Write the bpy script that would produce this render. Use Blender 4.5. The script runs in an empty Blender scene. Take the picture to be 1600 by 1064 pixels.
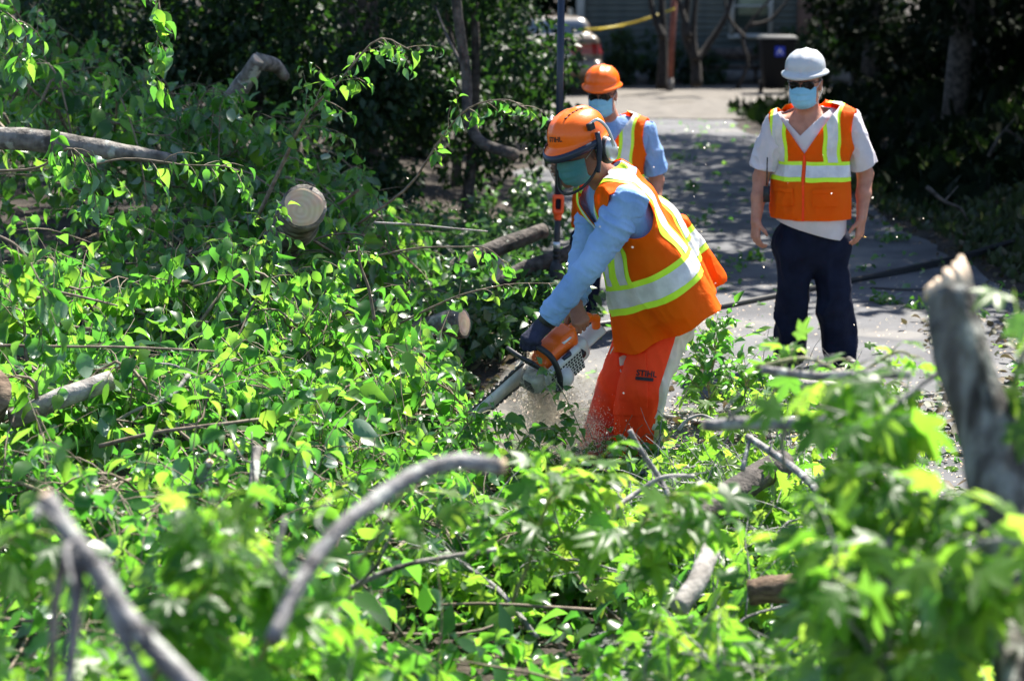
import bpy, math, random
import numpy as np
from mathutils import Vector, Matrix
from mathutils.bvhtree import BVHTree
random.seed(11)
rng = np.random.default_rng(11)
scene = bpy.context.scene
COL = scene.collection

# ------------------------------------------------------------------ camera, sky, sun, exposure
CAM_H, PITCH, FPX = 2.18, math.radians(10.06), 3111.0
cd = bpy.data.cameras.new('camera'); cam = bpy.data.objects.new('camera', cd); COL.objects.link(cam)
cam.location = (0, 0, CAM_H); cam.rotation_euler = (math.pi/2 - PITCH, 0, 0)
cd.sensor_width = 36; cd.lens = 70; cd.clip_start = 0.1; cd.clip_end = 600
cd.dof.use_dof = True; cd.dof.focus_distance = 9.05; cd.dof.aperture_fstop = 2.6
scene.camera = cam

SUN_EL, SUN_AZ = math.radians(56), math.radians(33)      # azimuth measured from +Y towards +X
sun_dir = Vector((math.sin(SUN_AZ)*math.cos(SUN_EL), math.cos(SUN_AZ)*math.cos(SUN_EL), math.sin(SUN_EL)))
W = bpy.data.worlds.new('World'); scene.world = W; W.use_nodes = True
wn = W.node_tree.nodes; wl = W.node_tree.links
sky = wn.new('ShaderNodeTexSky'); sky.sky_type = 'NISHITA'; sky.sun_disc = False
sky.sun_elevation = SUN_EL; sky.sun_rotation = SUN_AZ; sky.air_density = 1.0; sky.dust_density = 0.6; sky.ozone_density = 1.4
wl.new(sky.outputs[0], wn['Background'].inputs[0]); wn['Background'].inputs[1].default_value = 0.07
sl = bpy.data.lights.new('sun', 'SUN'); sl.energy = 5.0; sl.angle = math.radians(0.5); sl.color = (1.0, 0.94, 0.84)
so = bpy.data.objects.new('sun', sl); COL.objects.link(so); so.rotation_euler = sun_dir.to_track_quat('Z', 'Y').to_euler()
so.location = (20, 20, 40)
vs = scene.view_settings
vs.view_transform = 'Standard'; vs.look = 'None'; vs.exposure = 1.75; vs.gamma = 1.0; vs.use_curve_mapping = False

# ------------------------------------------------------------------ picture -> place
C_F = np.array((0, math.cos(PITCH), -math.sin(PITCH))); C_U = np.array((0, math.sin(PITCH), math.cos(PITCH))); C_R = np.array((1., 0, 0))
C_0 = np.array((0, 0, CAM_H))
def ray(px, py): return C_F + C_R*((px-800)/FPX) + C_U*((532-py)/FPX)
def at(px, py, Y):
    r = ray(px, py); return C_0 + r*(Y/r[1])
def ground(px, py, z=0.0):
    r = ray(px, py); return C_0 + r*((z-CAM_H)/r[2])
def proj(p):
    p = np.asarray(p) - C_0
    d = p@C_F
    return 800+FPX*(p@C_R)/d, 532-FPX*(p@C_U)/d, d
def unit(v):
    v = np.asarray(v, float); return v/(np.linalg.norm(v, axis=-1, keepdims=True)+1e-12)

# ------------------------------------------------------------------ noise
def _hash(ix, iy, iz, seed):
    h = (ix*374761393 + iy*668265263 + iz*2147483647 + seed*974634777) & 0xffffffff
    h = ((h ^ (h >> 13))*1274126177) & 0xffffffff
    return ((h ^ (h >> 16)) & 0xffff)/65535.0
def vnoise(p, freq=1.0, seed=0):
    p = np.asarray(p, float)*freq
    i = np.floor(p).astype(np.int64); f = p-i; f = f*f*(3-2*f)
    x, y, z = i[..., 0], i[..., 1], i[..., 2]; r = 0
    for a in (0, 1):
        wa = f[..., 0] if a else 1-f[..., 0]
        for b in (0, 1):
            wb = f[..., 1] if b else 1-f[..., 1]
            for c in (0, 1):
                wc = f[..., 2] if c else 1-f[..., 2]
                r = r + wa*wb*wc*_hash(x+a, y+b, z+c, seed)
    return r
def fbm(p, freq, oct=3, seed=0):
    s = 0; a = 0.5
    for o in range(oct): s = s + a*(vnoise(p, freq*2**o, seed+o)-0.5); a *= 0.5
    return s

# ------------------------------------------------------------------ object making
def raw_mesh(name, V, F):
    """fast mesh from a vertex array and a list / array of faces"""
    me = bpy.data.meshes.new(name)
    V = np.asarray(V, np.float32)
    if isinstance(F, np.ndarray):
        n, k = F.shape; tot = np.full(n, k, np.int32); flat = F.astype(np.int32).ravel()
    else:
        tot = np.array([len(f) for f in F], np.int32); flat = np.array([i for f in F for i in f], np.int32)
    me.vertices.add(len(V)); me.vertices.foreach_set('co', V.ravel())
    me.loops.add(len(flat)); me.loops.foreach_set('vertex_index', flat)
    st = np.zeros(len(tot), np.int32); st[1:] = np.cumsum(tot)[:-1]
    me.polygons.add(len(tot)); me.polygons.foreach_set('loop_start', st); me.polygons.foreach_set('loop_total', tot)
    me.update(calc_edges=True); me.validate()
    return me
def obj(name, V, F, m, parent=None, smooth=True, label=None, cat=None, group=None, kind=None):
    me = raw_mesh(name, V, F)
    for mm in (m if isinstance(m, (list, tuple)) else [m]): me.materials.append(mm)
    if smooth: me.polygons.foreach_set('use_smooth', np.ones(len(me.polygons), bool))
    o = bpy.data.objects.new(name, me); COL.objects.link(o)
    if parent is not None: setpar(o, parent)
    return tag(o, label, cat, group, kind)
def setpar(o, parent):
    o.parent = parent; o.matrix_parent_inverse = WM(parent).inverted()
def WM(o):
    m = o.matrix_basis.copy()
    if o.parent is not None: m = WM(o.parent) @ o.matrix_parent_inverse @ m
    return m
def tag(o, label=None, cat=None, group=None, kind=None):
    if label: o['label'] = label
    if cat: o['category'] = cat
    if group: o['group'] = group
    if kind: o['kind'] = kind
    return o
def empty(name, loc, label, cat, group=None):
    o = bpy.data.objects.new(name, None); COL.objects.link(o); o.location = [float(c) for c in loc]
    o.empty_display_size = 0.1
    return tag(o, label, cat, group)
def solidify(o, t, off=-1.0):
    m = o.modifiers.new('thickness', 'SOLIDIFY'); m.thickness = t; m.offset = off; m.use_even_offset = False
    return o
def bevel(o, w, seg=2):
    m = o.modifiers.new('bevel', 'BEVEL'); m.width = w; m.segments = seg; m.limit_method = 'ANGLE'; m.angle_limit = math.radians(35)
    return o

class MB:
    """collects shapes into one vertex / face list"""
    def __init__(s): s.V = []; s.F = []; s.n = 0
    def add(s, V, F):
        V = np.asarray(V, float); s.V.append(V); s.F += [tuple(int(i)+s.n for i in f) for f in F]; s.n += len(V); return s
    def box(s, c, r, M=None):
        c = np.asarray(c, float); r = np.asarray(r, float)
        q = np.array([(x, y, z) for x in (-1, 1) for y in (-1, 1) for z in (-1, 1)], float)*r
        if M is not None: q = q@np.asarray(M).T
        return s.add(q+c, [(0, 1, 3, 2), (4, 6, 7, 5), (0, 4, 5, 1), (2, 3, 7, 6), (0, 2, 6, 4), (1, 5, 7, 3)])
    def tube(s, pts, rad, sides=8, cap=True, rough=0.0, seed=0, flat=None):
        V, F = tube(pts, rad, sides, cap, rough, seed, flat); return s.add(V, F)
    def grid(s, G, closed_u=False, flip=False):
        """G: (nu, nv, 3)"""
        nu, nv = G.shape[:2]; F = []
        for i in range(nu if closed_u else nu-1):
            for j in range(nv-1):
                a, b = i*nv+j, ((i+1) % nu)*nv+j
                f = (a, b, b+1, a+1); F.append(f[::-1] if flip else f)
        return s.add(G.reshape(-1, 3), F)
    def obj(s, name, m, parent=None, **k): return obj(name, np.concatenate(s.V), s.F, m, parent, **k)

def smooth_path(pts, n):
    """Catmull-Rom through the points"""
    p = np.asarray(pts, float); k = len(p)
    if k == 2: return p[0]+(p[1]-p[0])*np.linspace(0, 1, n)[:, None]
    e = np.vstack([2*p[0]-p[1], p, 2*p[-1]-p[-2]])
    t = np.linspace(0, k-1-1e-9, n); i = t.astype(int); f = (t-i)[:, None]
    a, b, c, d = e[i], e[i+1], e[i+2], e[i+3]
    return 0.5*(2*b+(c-a)*f+(2*a-5*b+4*c-d)*f**2+(3*b-a-3*c+d)*f**3)
def tube(pts, rad, sides=8, cap=True, rough=0.0, seed=0, flat=None):
    p = np.asarray(pts, float); n = len(p); rad = np.broadcast_to(np.asarray(rad, float), (n,))
    T = unit(np.gradient(p, axis=0)); u = np.cross(T[0], (0.13, 0.31, 0.94))
    if np.linalg.norm(u) < .2: u = np.cross(T[0], (1, 0, 0))
    u = unit(u); V = []; ang = np.arange(sides)*2*math.pi/sides
    for i in range(n):
        u = unit(u-T[i]*(u@T[i])); w = np.cross(T[i], u)
        r = rad[i]*np.ones(sides)
        ring = np.cos(ang)[:, None]*u+np.sin(ang)[:, None]*w
        if flat is not None: ring = ring*np.asarray(flat)
        if rough: r = r*(1+rough*2*fbm((p[i]+ring*rad[i]), 1.2/max(rad.max(), .004), 3, seed))
        V.append(p[i]+ring*r[:, None])
    F = []
    for i in range(n-1):
        for j in range(sides):
            a, b = i*sides+j, i*sides+(j+1) % sides
            F.append((a, b, b+sides, a+sides))
    if cap: F.append(tuple(range(sides))[::-1]); F.append(tuple((n-1)*sides+j for j in range(sides)))
    return np.concatenate(V), F
def frame(z, x=None):
    z = unit(z); x = np.array((1., 0, 0)) if x is None else np.asarray(x, float)
    if abs(unit(x)@z) > .98: x = np.array((0, 1., 0))
    x = unit(x-z*(x@z)); return np.stack([x, np.cross(z, x), z], 1)

# ------------------------------------------------------------------ signed distance modelling
class SDF:
    def __init__(s, lo, hi, h):
        s.lo = np.asarray(lo, float); s.h = h
        s.n = np.ceil((np.asarray(hi)-s.lo)/h).astype(int)+1
        s.F = np.full(s.n, 1.0, np.float32)
        s.ax = [(s.lo[i]+h*np.arange(s.n[i])).astype(np.float32) for i in range(3)]
    def sl(s, lo, hi):
        a = np.clip(np.floor((np.asarray(lo)-s.lo)/s.h).astype(int), 0, s.n-1)
        b = np.clip(np.ceil((np.asarray(hi)-s.lo)/s.h).astype(int)+1, 1, s.n)
        S = tuple(slice(i, max(i+1, j)) for i, j in zip(a, b))
        x, y, z = (s.ax[i][S[i]] for i in range(3))
        return S, x[:, None, None], y[None, :, None], z[None, None, :]
    def put(s, S, d, k, op):
        a = s.F[S]
        if op < 0:
            d = -d; h = np.clip(k-np.abs(a-d), 0, None)/max(k, 1e-6); s.F[S] = np.maximum(a, d)+h*h*k*.25
        else:
            h = np.clip(k-np.abs(a-d), 0, None)/max(k, 1e-6); s.F[S] = np.minimum(a, d)-h*h*k*.25
    def cap(s, a, b, ra, rb=None, k=.02, sq=None, op=1):
        """round cone from a to b; sq = (direction, factor) squashes its cross section"""
        a = np.asarray(a, float); b = np.asarray(b, float); rb = ra if rb is None else rb
        R = max(ra, rb)*(1 if sq is None else max(1, sq[1]))+k+3*s.h
        S, x, y, z = s.sl(np.minimum(a, b)-R, np.maximum(a, b)+R)
        ab = b-a; L = max(ab@ab, 1e-9)
        px, py, pz = x-a[0], y-a[1], z-a[2]
        t = np.clip((px*ab[0]+py*ab[1]+pz*ab[2])/L, 0, 1)
        qx, qy, qz = px-t*ab[0], py-t*ab[1], pz-t*ab[2]
        r = ra+(rb-ra)*t
        if sq is not None:
            n = unit(sq[0]); m = (qx*n[0]+qy*n[1]+qz*n[2])*(1/sq[1]-1)
            qx, qy, qz = qx+m*n[0], qy+m*n[1], qz+m*n[2]
            d = (np.sqrt(qx*qx+qy*qy+qz*qz)-r)*min(1.0, (1+sq[1])/2)
        else: d = np.sqrt(qx*qx+qy*qy+qz*qz)-r
        s.put(S, d.astype(np.float32), k, op); return s
    def ell(s, c, r, R=None, k=.02, op=1):
        c = np.asarray(c, float); r = np.asarray(r, float); R = np.eye(3) if R is None else np.asarray(R)
        m = r.max()+k+3*s.h
        S, x, y, z = s.sl(c-m, c+m)
        p = [x-c[0], y-c[1], z-c[2]]; q = [p[0]*R[0, i]+p[1]*R[1, i]+p[2]*R[2, i] for i in range(3)]
        k0 = np.sqrt(sum((q[i]/r[i])**2 for i in range(3)))+1e-6; k1 = np.sqrt(sum((q[i]/r[i]**2)**2 for i in range(3)))+1e-6
        s.put(S, (k0*(k0-1)/k1).astype(np.float32), k, op); return s
    def box(s, c, r, R=None, rd=.01, k=.01, op=1):
        c = np.asarray(c, float); r = np.asarray(r, float); R = np.eye(3) if R is None else np.asarray(R)
        m = np.linalg.norm(r)+k+3*s.h
        S, x, y, z = s.sl(c-m, c+m)
        p = [x-c[0], y-c[1], z-c[2]]
        q = [np.abs(p[0]*R[0, i]+p[1]*R[1, i]+p[2]*R[2, i])-(r[i]-rd) for i in range(3)]
        d = np.sqrt(sum(np.maximum(a, 0)**2 for a in q))+np.minimum(np.maximum(q[0], np.maximum(q[1], q[2])), 0)-rd
        s.put(S, d.astype(np.float32), k, op); return s
    def mesh(s):
        F = s.F; I = F < 0
        n = I[:-1, :-1, :-1].astype(np.int8)
        for a in (0, 1):
            for b in (0, 1):
                for c in (0, 1):
                    if a+b+c: n = n+I[a:F.shape[0]-1+a, b:F.shape[1]-1+b, c:F.shape[2]-1+c]
        act = np.argwhere((n > 0) & (n < 8))
        idx = np.full(n.shape, -1, np.int32); idx[tuple(act.T)] = np.arange(len(act))
        P = np.zeros((len(act), 3)); cnt = np.zeros(len(act))
        cs = [(0, 0, 0), (1, 0, 0), (0, 1, 0), (1, 1, 0), (0, 0, 1), (1, 0, 1), (0, 1, 1), (1, 1, 1)]
        val = [F[act[:, 0]+c[0], act[:, 1]+c[1], act[:, 2]+c[2]] for c in cs]
        for i in range(8):
            for j in range(i+1, 8):
                if sum(abs(a-b) for a, b in zip(cs[i], cs[j])) != 1: continue
                m = (val[i] < 0) != (val[j] < 0); t = val[i]/(val[i]-val[j]+1e-12)
                q = np.array(cs[i])+np.clip(t, 0, 1)[:, None]*(np.array(cs[j])-np.array(cs[i]))
                P[m] += q[m]; cnt[m] += 1
        V = s.lo+s.h*(act+P/np.maximum(cnt, 1)[:, None])
        Q = []
        for ax in range(3):
            o1, o2 = [(1, 2), (2, 0), (0, 1)][ax]
            A = [slice(1, -1)]*3; A[ax] = slice(0, -1); B = [slice(1, -1)]*3; B[ax] = slice(1, None)
            a, b = I[tuple(A)], I[tuple(B)]
            for sgn in (True, False):
                e = np.argwhere(a & ~b if sgn else ~a & b)
                if not len(e): continue
                for o in (o1, o2): e[:, o] += 1
                def cell(d1, d2):
                    c = e.copy(); c[:, o1] -= d1; c[:, o2] -= d2; return idx[tuple(c.T)]
                q = np.stack([cell(1, 1), cell(0, 1), cell(0, 0), cell(1, 0)], 1)
                Q.append(q if sgn else q[:, ::-1])
        Q = np.concatenate(Q); Q = Q[(Q >= 0).all(1)]
        return relax(V, Q, 1), Q
def relax(V, Q, it, w=.5):
    for _ in range(it):
        S = np.zeros_like(V); c = np.zeros(len(V)); k = Q.shape[1]
        for i in range(k):
            j = (i+1) % k
            np.add.at(S, Q[:, i], V[Q[:, j]]); np.add.at(c, Q[:, i], 1)
        V = V*(1-w)+w*S/np.maximum(c, 1)[:, None]
    return V
def normals(V, Q):
    n = np.cross(V[Q[:, 2]]-V[Q[:, 0]], V[Q[:, 3]]-V[Q[:, 1]]); N = np.zeros_like(V)
    for i in range(4): np.add.at(N, Q[:, i], n)
    return unit(N)
def clip(A, F, f):
    """keep the part of a surface where the per-vertex field f is above zero; A rows are interpolated on the cut"""
    keep = f > 0; out = []; new = []; cache = {}; n0 = len(A)
    def cut(i, j):
        key = (i, j) if i < j else (j, i)
        if key not in cache:
            t = f[i]/(f[i]-f[j]); new.append(A[i]+t*(A[j]-A[i])); cache[key] = n0+len(new)-1
        return cache[key]
    for q in F:
        kk = [keep[i] for i in q]
        if all(kk): out.append(tuple(q)); continue
        if not any(kk): continue
        p = []
        for a in range(len(q)):
            i, j = q[a], q[(a+1) % len(q)]
            if keep[i]: p.append(i)
            if keep[i] != keep[j]: p.append(cut(i, j))
        if len(p) >= 3: out.append(tuple(p))
    A2 = np.vstack([A, np.array(new)]) if new else A
    used = np.unique(np.array([i for q in out for i in q], int)) if out else np.zeros(0, int)
    mp = np.full(len(A2), -1); mp[used] = np.arange(len(used))
    return A2[used], [tuple(int(mp[i]) for i in q) for q in out]
class Sheet:
    """a surface that is cut by fields of position; columns: placed xyz, normal, original xyz"""
    def __init__(s, V, Q, disp=None):
        Q = np.asarray(Q); N = normals(V, Q); W_ = V if disp is None else V+N*disp(V, N)[:, None]
        s.A = np.hstack([W_, normals(W_, Q), V]); s.F = [tuple(int(i) for i in q) for q in Q]
    def copy(s):
        o = Sheet.__new__(Sheet); o.A = s.A; o.F = s.F; return o
    def cut(s, fn):
        o = s.copy(); o.A, o.F = clip(o.A, o.F, fn(o.A[:, 6:9])); return o
    def obj(s, name, m, parent=None, off=0.0, thick=0.0, **k):
        o = obj(name, s.A[:, :3]+s.A[:, 3:6]*off, s.F, m, parent, **k)
        if thick: solidify(o, thick)
        return o
def sstep(a, b, x):
    t = np.clip((np.asarray(x, float)-a)/(b-a), 0, 1); return t*t*(3-2*t)

# ------------------------------------------------------------------ materials
def nt(name):
    m = bpy.data.materials.new(name); m.use_nodes = True; t = m.node_tree
    return m, t.nodes, t.links, t.nodes['Principled BSDF']
def mat(name, c1, c2=None, scale=6.0, rough=.6, bump=0.0, bscale=None, spec=.4, metal=0.0, detail=5, contrast=(.35, .65),
        c3=None, c3at=.62, c3scale=3.0, c3soft=.06, stretch=None, transl=None, emit=None, sheen=0, coat=0):
    m, N, L, b = nt(name)
    b.inputs['Roughness'].default_value = rough; b.inputs['Specular IOR Level'].default_value = spec; b.inputs['Metallic'].default_value = metal
    if sheen: b.inputs['Sheen Weight'].default_value = sheen
    if coat: b.inputs['Coat Weight'].default_value = coat; b.inputs['Coat Roughness'].default_value = .08
    tc = N.new('ShaderNodeTexCoord'); vec = tc.outputs['Object']
    if stretch is not None:
        mp = N.new('ShaderNodeMapping'); mp.inputs['Scale'].default_value = stretch; L.new(vec, mp.inputs[0]); vec = mp.outputs[0]
    col = None
    if c2 is not None:
        n = N.new('ShaderNodeTexNoise'); n.inputs['Scale'].default_value = scale; n.inputs['Detail'].default_value = detail; L.new(vec, n.inputs[0])
        r = N.new('ShaderNodeValToRGB'); r.color_ramp.elements[0].position = contrast[0]; r.color_ramp.elements[1].position = contrast[1]
        r.color_ramp.elements[0].color = (*c1, 1); r.color_ramp.elements[1].color = (*c2, 1); L.new(n.outputs[0], r.inputs[0]); col = r.outputs[0]
        if c3 is not None:
            n3 = N.new('ShaderNodeTexNoise'); n3.inputs['Scale'].default_value = c3scale; n3.inputs['Detail'].default_value = 6; L.new(vec, n3.inputs[0])
            r3 = N.new('ShaderNodeValToRGB'); r3.color_ramp.elements[0].position = c3at; r3.color_ramp.elements[1].position = c3at+c3soft; L.new(n3.outputs[0], r3.inputs[0])
            mx = N.new('ShaderNodeMix'); mx.data_type = 'RGBA'; L.new(r3.outputs[0], mx.inputs[0]); L.new(col, mx.inputs[6]); mx.inputs[7].default_value = (*c3, 1); col = mx.outputs[2]
        L.new(col, b.inputs['Base Color'])
    else: b.inputs['Base Color'].default_value = (*c1, 1)
    if bump:
        n2 = N.new('ShaderNodeTexNoise'); n2.inputs['Scale'].default_value = bscale or scale*3; n2.inputs['Detail'].default_value = 6; L.new(vec, n2.inputs[0])
        bp = N.new('ShaderNodeBump'); bp.inputs['Strength'].default_value = 1.0; bp.inputs['Distance'].default_value = bump; L.new(n2.outputs[0], bp.inputs['Height']); L.new(bp.outputs[0], b.inputs['Normal'])
    if transl is not None:
        tr = N.new('ShaderNodeBsdfTranslucent'); tr.inputs[0].default_value = (*c1, 1)
        if col is not None: L.new(col, tr.inputs[0])
        ms = N.new('ShaderNodeMixShader'); ms.inputs[0].default_value = transl
        L.new(b.outputs[0], ms.inputs[1]); L.new(tr.outputs[0], ms.inputs[2]); L.new(ms.outputs[0], N['Material Output'].inputs[0])
    return m
def leaf_mat(name, cols, tcols, under, rough=.32, tmix=.45, spec=.5):
    """leaf blade: each leaf its own green, pale underside, light shining through"""
    m, N, L, b = nt(name)
    oi = N.new('ShaderNodeObjectInfo'); ge = N.new('ShaderNodeNewGeometry')
    ad = N.new('ShaderNodeMath'); ad.operation = 'ADD'; L.new(oi.outputs['Random'], ad.inputs[0]); L.new(ge.outputs['Random Per Island'], ad.inputs[1])
    fr = N.new('ShaderNodeMath'); fr.operation = 'FRACT'; L.new(ad.outputs[0], fr.inputs[0])
    def ramp(cs):
        r = N.new('ShaderNodeValToRGB'); e = r.color_ramp.elements
        while len(e) < len(cs): e.new(.5)
        for i, c in enumerate(cs): e[i].position = i/(len(cs)-1); e[i].color = (*c, 1)
        L.new(fr.outputs[0], r.inputs[0]); return r.outputs[0]
    tc = N.new('ShaderNodeTexCoord'); no = N.new('ShaderNodeTexNoise'); no.inputs['Scale'].default_value = 25; L.new(tc.outputs['Object'], no.inputs[0])
    c = ramp(cols)
    mx = N.new('ShaderNodeMix'); mx.data_type = 'RGBA'; L.new(ge.outputs['Backfacing'], mx.inputs[0]); L.new(c, mx.inputs[6]); mx.inputs[7].default_value = (*under, 1)
    hs = N.new('ShaderNodeHueSaturation'); L.new(mx.outputs[2], hs.inputs['Color'])
    mr = N.new('ShaderNodeMapRange'); mr.inputs[3].default_value = .75; mr.inputs[4].default_value = 1.25; L.new(no.outputs[0], mr.inputs[0]); L.new(mr.outputs[0], hs.inputs['Value'])
    L.new(hs.outputs[0], b.inputs['Base Color'])
    b.inputs['Roughness'].default_value = rough; b.inputs['Specular IOR Level'].default_value = spec
    tr = N.new('ShaderNodeBsdfTranslucent'); L.new(ramp(tcols), tr.inputs[0])
    ms = N.new('ShaderNodeMixShader'); ms.inputs[0].default_value = tmix
    L.new(b.outputs[0], ms.inputs[1]); L.new(tr.outputs[0], ms.inputs[2]); L.new(ms.outputs[0], N['Material Output'].inputs[0])
    return m
M = {}
M['leaf'] = leaf_mat('leaf_green', [(.016, .055, .014), (.026, .080, .018), (.040, .105, .02), (.060, .125, .025)],
                     [(.07, .29, .025), (.13, .44, .035), (.22, .58, .045), (.38, .68, .06)], (.22, .31, .24), rough=.30, tmix=.5, spec=.6)
M['star'] = leaf_mat('sweetgum_leaf', [(.024, .07, .015), (.038, .10, .02), (.055, .12, .025), (.075, .14, .03)],
                     [(.14, .40, .025), (.24, .56, .035), (.35, .68, .05), (.50, .75, .08)], (.20, .29, .20), rough=.40, tmix=.5, spec=.45)
M['ivy'] = leaf_mat('vine_leaf', [(.02, .075, .02), (.035, .11, .02), (.05, .13, .02)],
                    [(.09, .30, .02), (.17, .44, .03), (.28, .56, .03)], (.24, .33, .22), rough=.26, spec=.6)
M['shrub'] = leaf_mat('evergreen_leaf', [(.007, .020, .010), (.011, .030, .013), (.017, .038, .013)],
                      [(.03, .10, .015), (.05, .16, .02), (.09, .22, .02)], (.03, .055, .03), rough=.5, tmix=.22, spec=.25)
M['dark'] = leaf_mat('shade_dark_leaf', [(.004, .009, .004), (.006, .012, .005), (.008, .014, .006)],
                     [(.01, .03, .005), (.015, .04, .005), (.02, .05, .006)], (.012, .02, .012), rough=.75, tmix=.1, spec=.08)  # near black greens: the deep shade of the wood is put into the colour
M['litter'] = leaf_mat('dry_leaf', [(.06, .045, .03), (.12, .085, .05), (.05, .07, .025), (.18, .14, .09)],
                       [(.10, .07, .03), (.12, .12, .03), (.16, .12, .05), (.2, .15, .08)], (.14, .11, .08), rough=.6, tmix=.2)
M['bark'] = mat('grey_bark', (.05, .045, .04), (.24, .22, .20), 14, .85, .012, 40, stretch=(1, 1, 1), c3=(.36, .38, .34), c3at=.6, c3scale=9)
M['bark_lichen'] = mat('lichened_bark', (.012, .011, .010), (.12, .11, .10), 16, .9, .024, 42, stretch=(1, 1, .35), c3=(.30, .31, .29), c3at=.46, c3scale=24, c3soft=.26)
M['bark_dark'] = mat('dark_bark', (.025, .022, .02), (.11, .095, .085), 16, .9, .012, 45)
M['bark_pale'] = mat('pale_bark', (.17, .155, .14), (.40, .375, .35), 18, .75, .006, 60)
M['bark_grey'] = mat('smooth_grey_bark', (.09, .085, .085), (.32, .31, .305), 19, .8, .010, 70, c3=(.40, .41, .38), c3at=.58, c3scale=26)
M['twig'] = mat('twig_bark', (.10, .075, .05), (.24, .19, .14), 30, .7)
M['twig_green'] = mat('green_twig', (.14, .16, .06), (.26, .24, .12), 30, .6)
M['cutwood'] = mat('fresh_cut_wood', (.60, .44, .29), (.76, .60, .44), 22, .7, .002, 70)
M['asphalt'] = mat('worn_asphalt', (.065, .067, .075), (.125, .128, .138), 1.6, .85, .006, 160, detail=9, c3=(.16, .155, .15), c3at=.56, c3scale=.9)
M['soil'] = mat('forest_soil', (.014, .011, .008), (.045, .034, .025), 2.5, .95, .03, 30, detail=9)
M['gravel'] = mat('pale_gravel', (.085, .077, .067), (.145, .131, .115), 3.0, .9, .01, 90, detail=9, c3=(.07, .06, .045), c3at=.6, c3scale=.7)
# ================================================================== THE SETTING
def ground_z(x, y):
    x = np.asarray(x, float); y = np.asarray(y, float)
    p = np.stack([x, y, np.zeros_like(x)], -1)
    bank = sstep(3.75, 6.4, x+.35*fbm(p, .6, 2, 3))*(.75+.5*fbm(p, .5, 3, 5))
    bank = bank*sstep(12.5, 17, y+.3*x)*(1-sstep(31, 35, y))
    left = sstep(.2, -1.6, x)*sstep(10, 15, y)*.25*(1-sstep(24, 34, y))
    return bank+left+.05*fbm(p, 1.1, 3, 9)*(1-.8*sstep(-.2, .2, x)*(1-sstep(3.5, 3.9, x)))
def axis_grid(parts):
    return np.unique(np.concatenate([np.arange(a, b, s) for a, b, s in parts]+[[parts[-1][1]]]))
gx = axis_grid([(-220, -40, 30), (-40, -8, 4), (-8, -3, .5), (-3, 9, .14), (9, 20, 1), (20, 220, 25)])
gy = axis_grid([(-60, -5, 11), (-5, 2, 1), (2, 8, .4), (8, 22, .14), (22, 36, .4), (36, 60, 2), (60, 400, 34)])
GX, GY = np.meshgrid(gx, gy, indexing='ij')
b = MB(); b.grid(np.stack([GX, GY, ground_z(GX, GY)], -1)); b.obj('ground', M['soil'], kind='structure')

dy = np.arange(1.0, 35.6, .22); G = []
for y in dy:
    n = fbm(np.array([[0, y, 0.], [9, y, 0.]]), .55, 4, 21)*1.0+fbm(np.array([[0, y, 0.], [9, y, 0.]]), 2.6, 2, 25)*.3
    l = .15+n[0]+.5*sstep(20, 32, y); r = 3.62+n[1]*.6
    xs = l+(r-l)*np.linspace(0, 1, 26)
    G.append(np.stack([xs, np.full(26, y), ground_z(xs, np.full(26, y))+.012+.006*np.sin(np.linspace(0, math.pi, 26))], -1))
b = MB(); b.grid(np.array(G), flip=True); b.obj('driveway', M['asphalt'], kind='structure')
ly = np.arange(33.2, 45.5, .5); G = []
for y in ly:
    xs = np.linspace(-4, 12.5, 40); yy = np.full(40, y)
    if y < 33.5: yy = yy+.9*fbm(np.stack([xs, yy, yy*0], -1), .8, 3, 31)
    G.append(np.stack([xs, yy, ground_z(xs, yy)+.03], -1))
b = MB(); b.grid(np.array(G), flip=True); b.obj('gravel_yard', M['gravel'], kind='structure')

# ------------------------------------------------------------------ house at the end of the drive
M['siding'] = mat('grey_siding', (.085, .115, .118), (.12, .15, .15), 4, .6)
M['trim'] = mat('pale_trim', (.34, .37, .36), (.40, .42, .40), 6, .5)
M['glass'] = mat('window_glass', (.05, .07, .06), rough=.08, spec=.7)
M['curtain'] = mat('green_blind', (.24, .30, .22), (.30, .36, .27), 5, .8)
M['brickbase'] = mat('grey_block', (.12, .115, .11), (.2, .19, .18), 8, .9)
M['roof'] = mat('dark_shingle', (.05, .05, .05), (.09, .085, .08), 12, .9)
HY = 46.0
house = empty('house', (5.2, HY, 0), 'grey clapboard house at the far end of the driveway, bare trees before it', 'house')
b = MB(); b.box((5.2, HY+3.55, 1.65), (3.7, 3.5, 1.62)); b.obj('wall', M['siding'], house, smooth=False)
bd = MB(); bd.add([(-3.74, 0, 0), (3.74, 0, 0), (3.74, .012, .152), (-3.74, .012, .152), (-3.74, .03, 0), (3.74, .03, 0)], [(0, 1, 2, 3), (4, 5, 1, 0), (0, 3, 4), (1, 5, 2)])
bd_me = raw_mesh('siding_board', np.concatenate(bd.V), bd.F); bd_me.materials.append(M['siding'])
for i in range(21):
    o = bpy.data.objects.new('siding_board', bd_me); COL.objects.link(o); o.location = (5.2, HY-.0, .32+i*.142); setpar(o, house)
b = MB(); b.box((5.2, HY+.03, .14), (3.7, .05, .17)); b.obj('foundation', M['brickbase'], house, smooth=False)
b = MB(); e = MB()
for sx in (-1, 1):
    e.add([(5.2+sx*4.1, HY-.5, 3.2), (5.2+sx*4.1, HY+7.6, 3.2), (5.2, HY+7.6, 5.3), (5.2, HY-.5, 5.3)], [(0, 1, 2, 3)])
ro = e.obj('roof', M['roof'], house, smooth=False); solidify(ro, .12)
b.add([(1.5, HY+.05, 3.27), (8.9, HY+.05, 3.27), (5.2, HY+.05, 5.2)], [(0, 1, 2)]); b.obj('gable', M['siding'], house, smooth=False)
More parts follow.
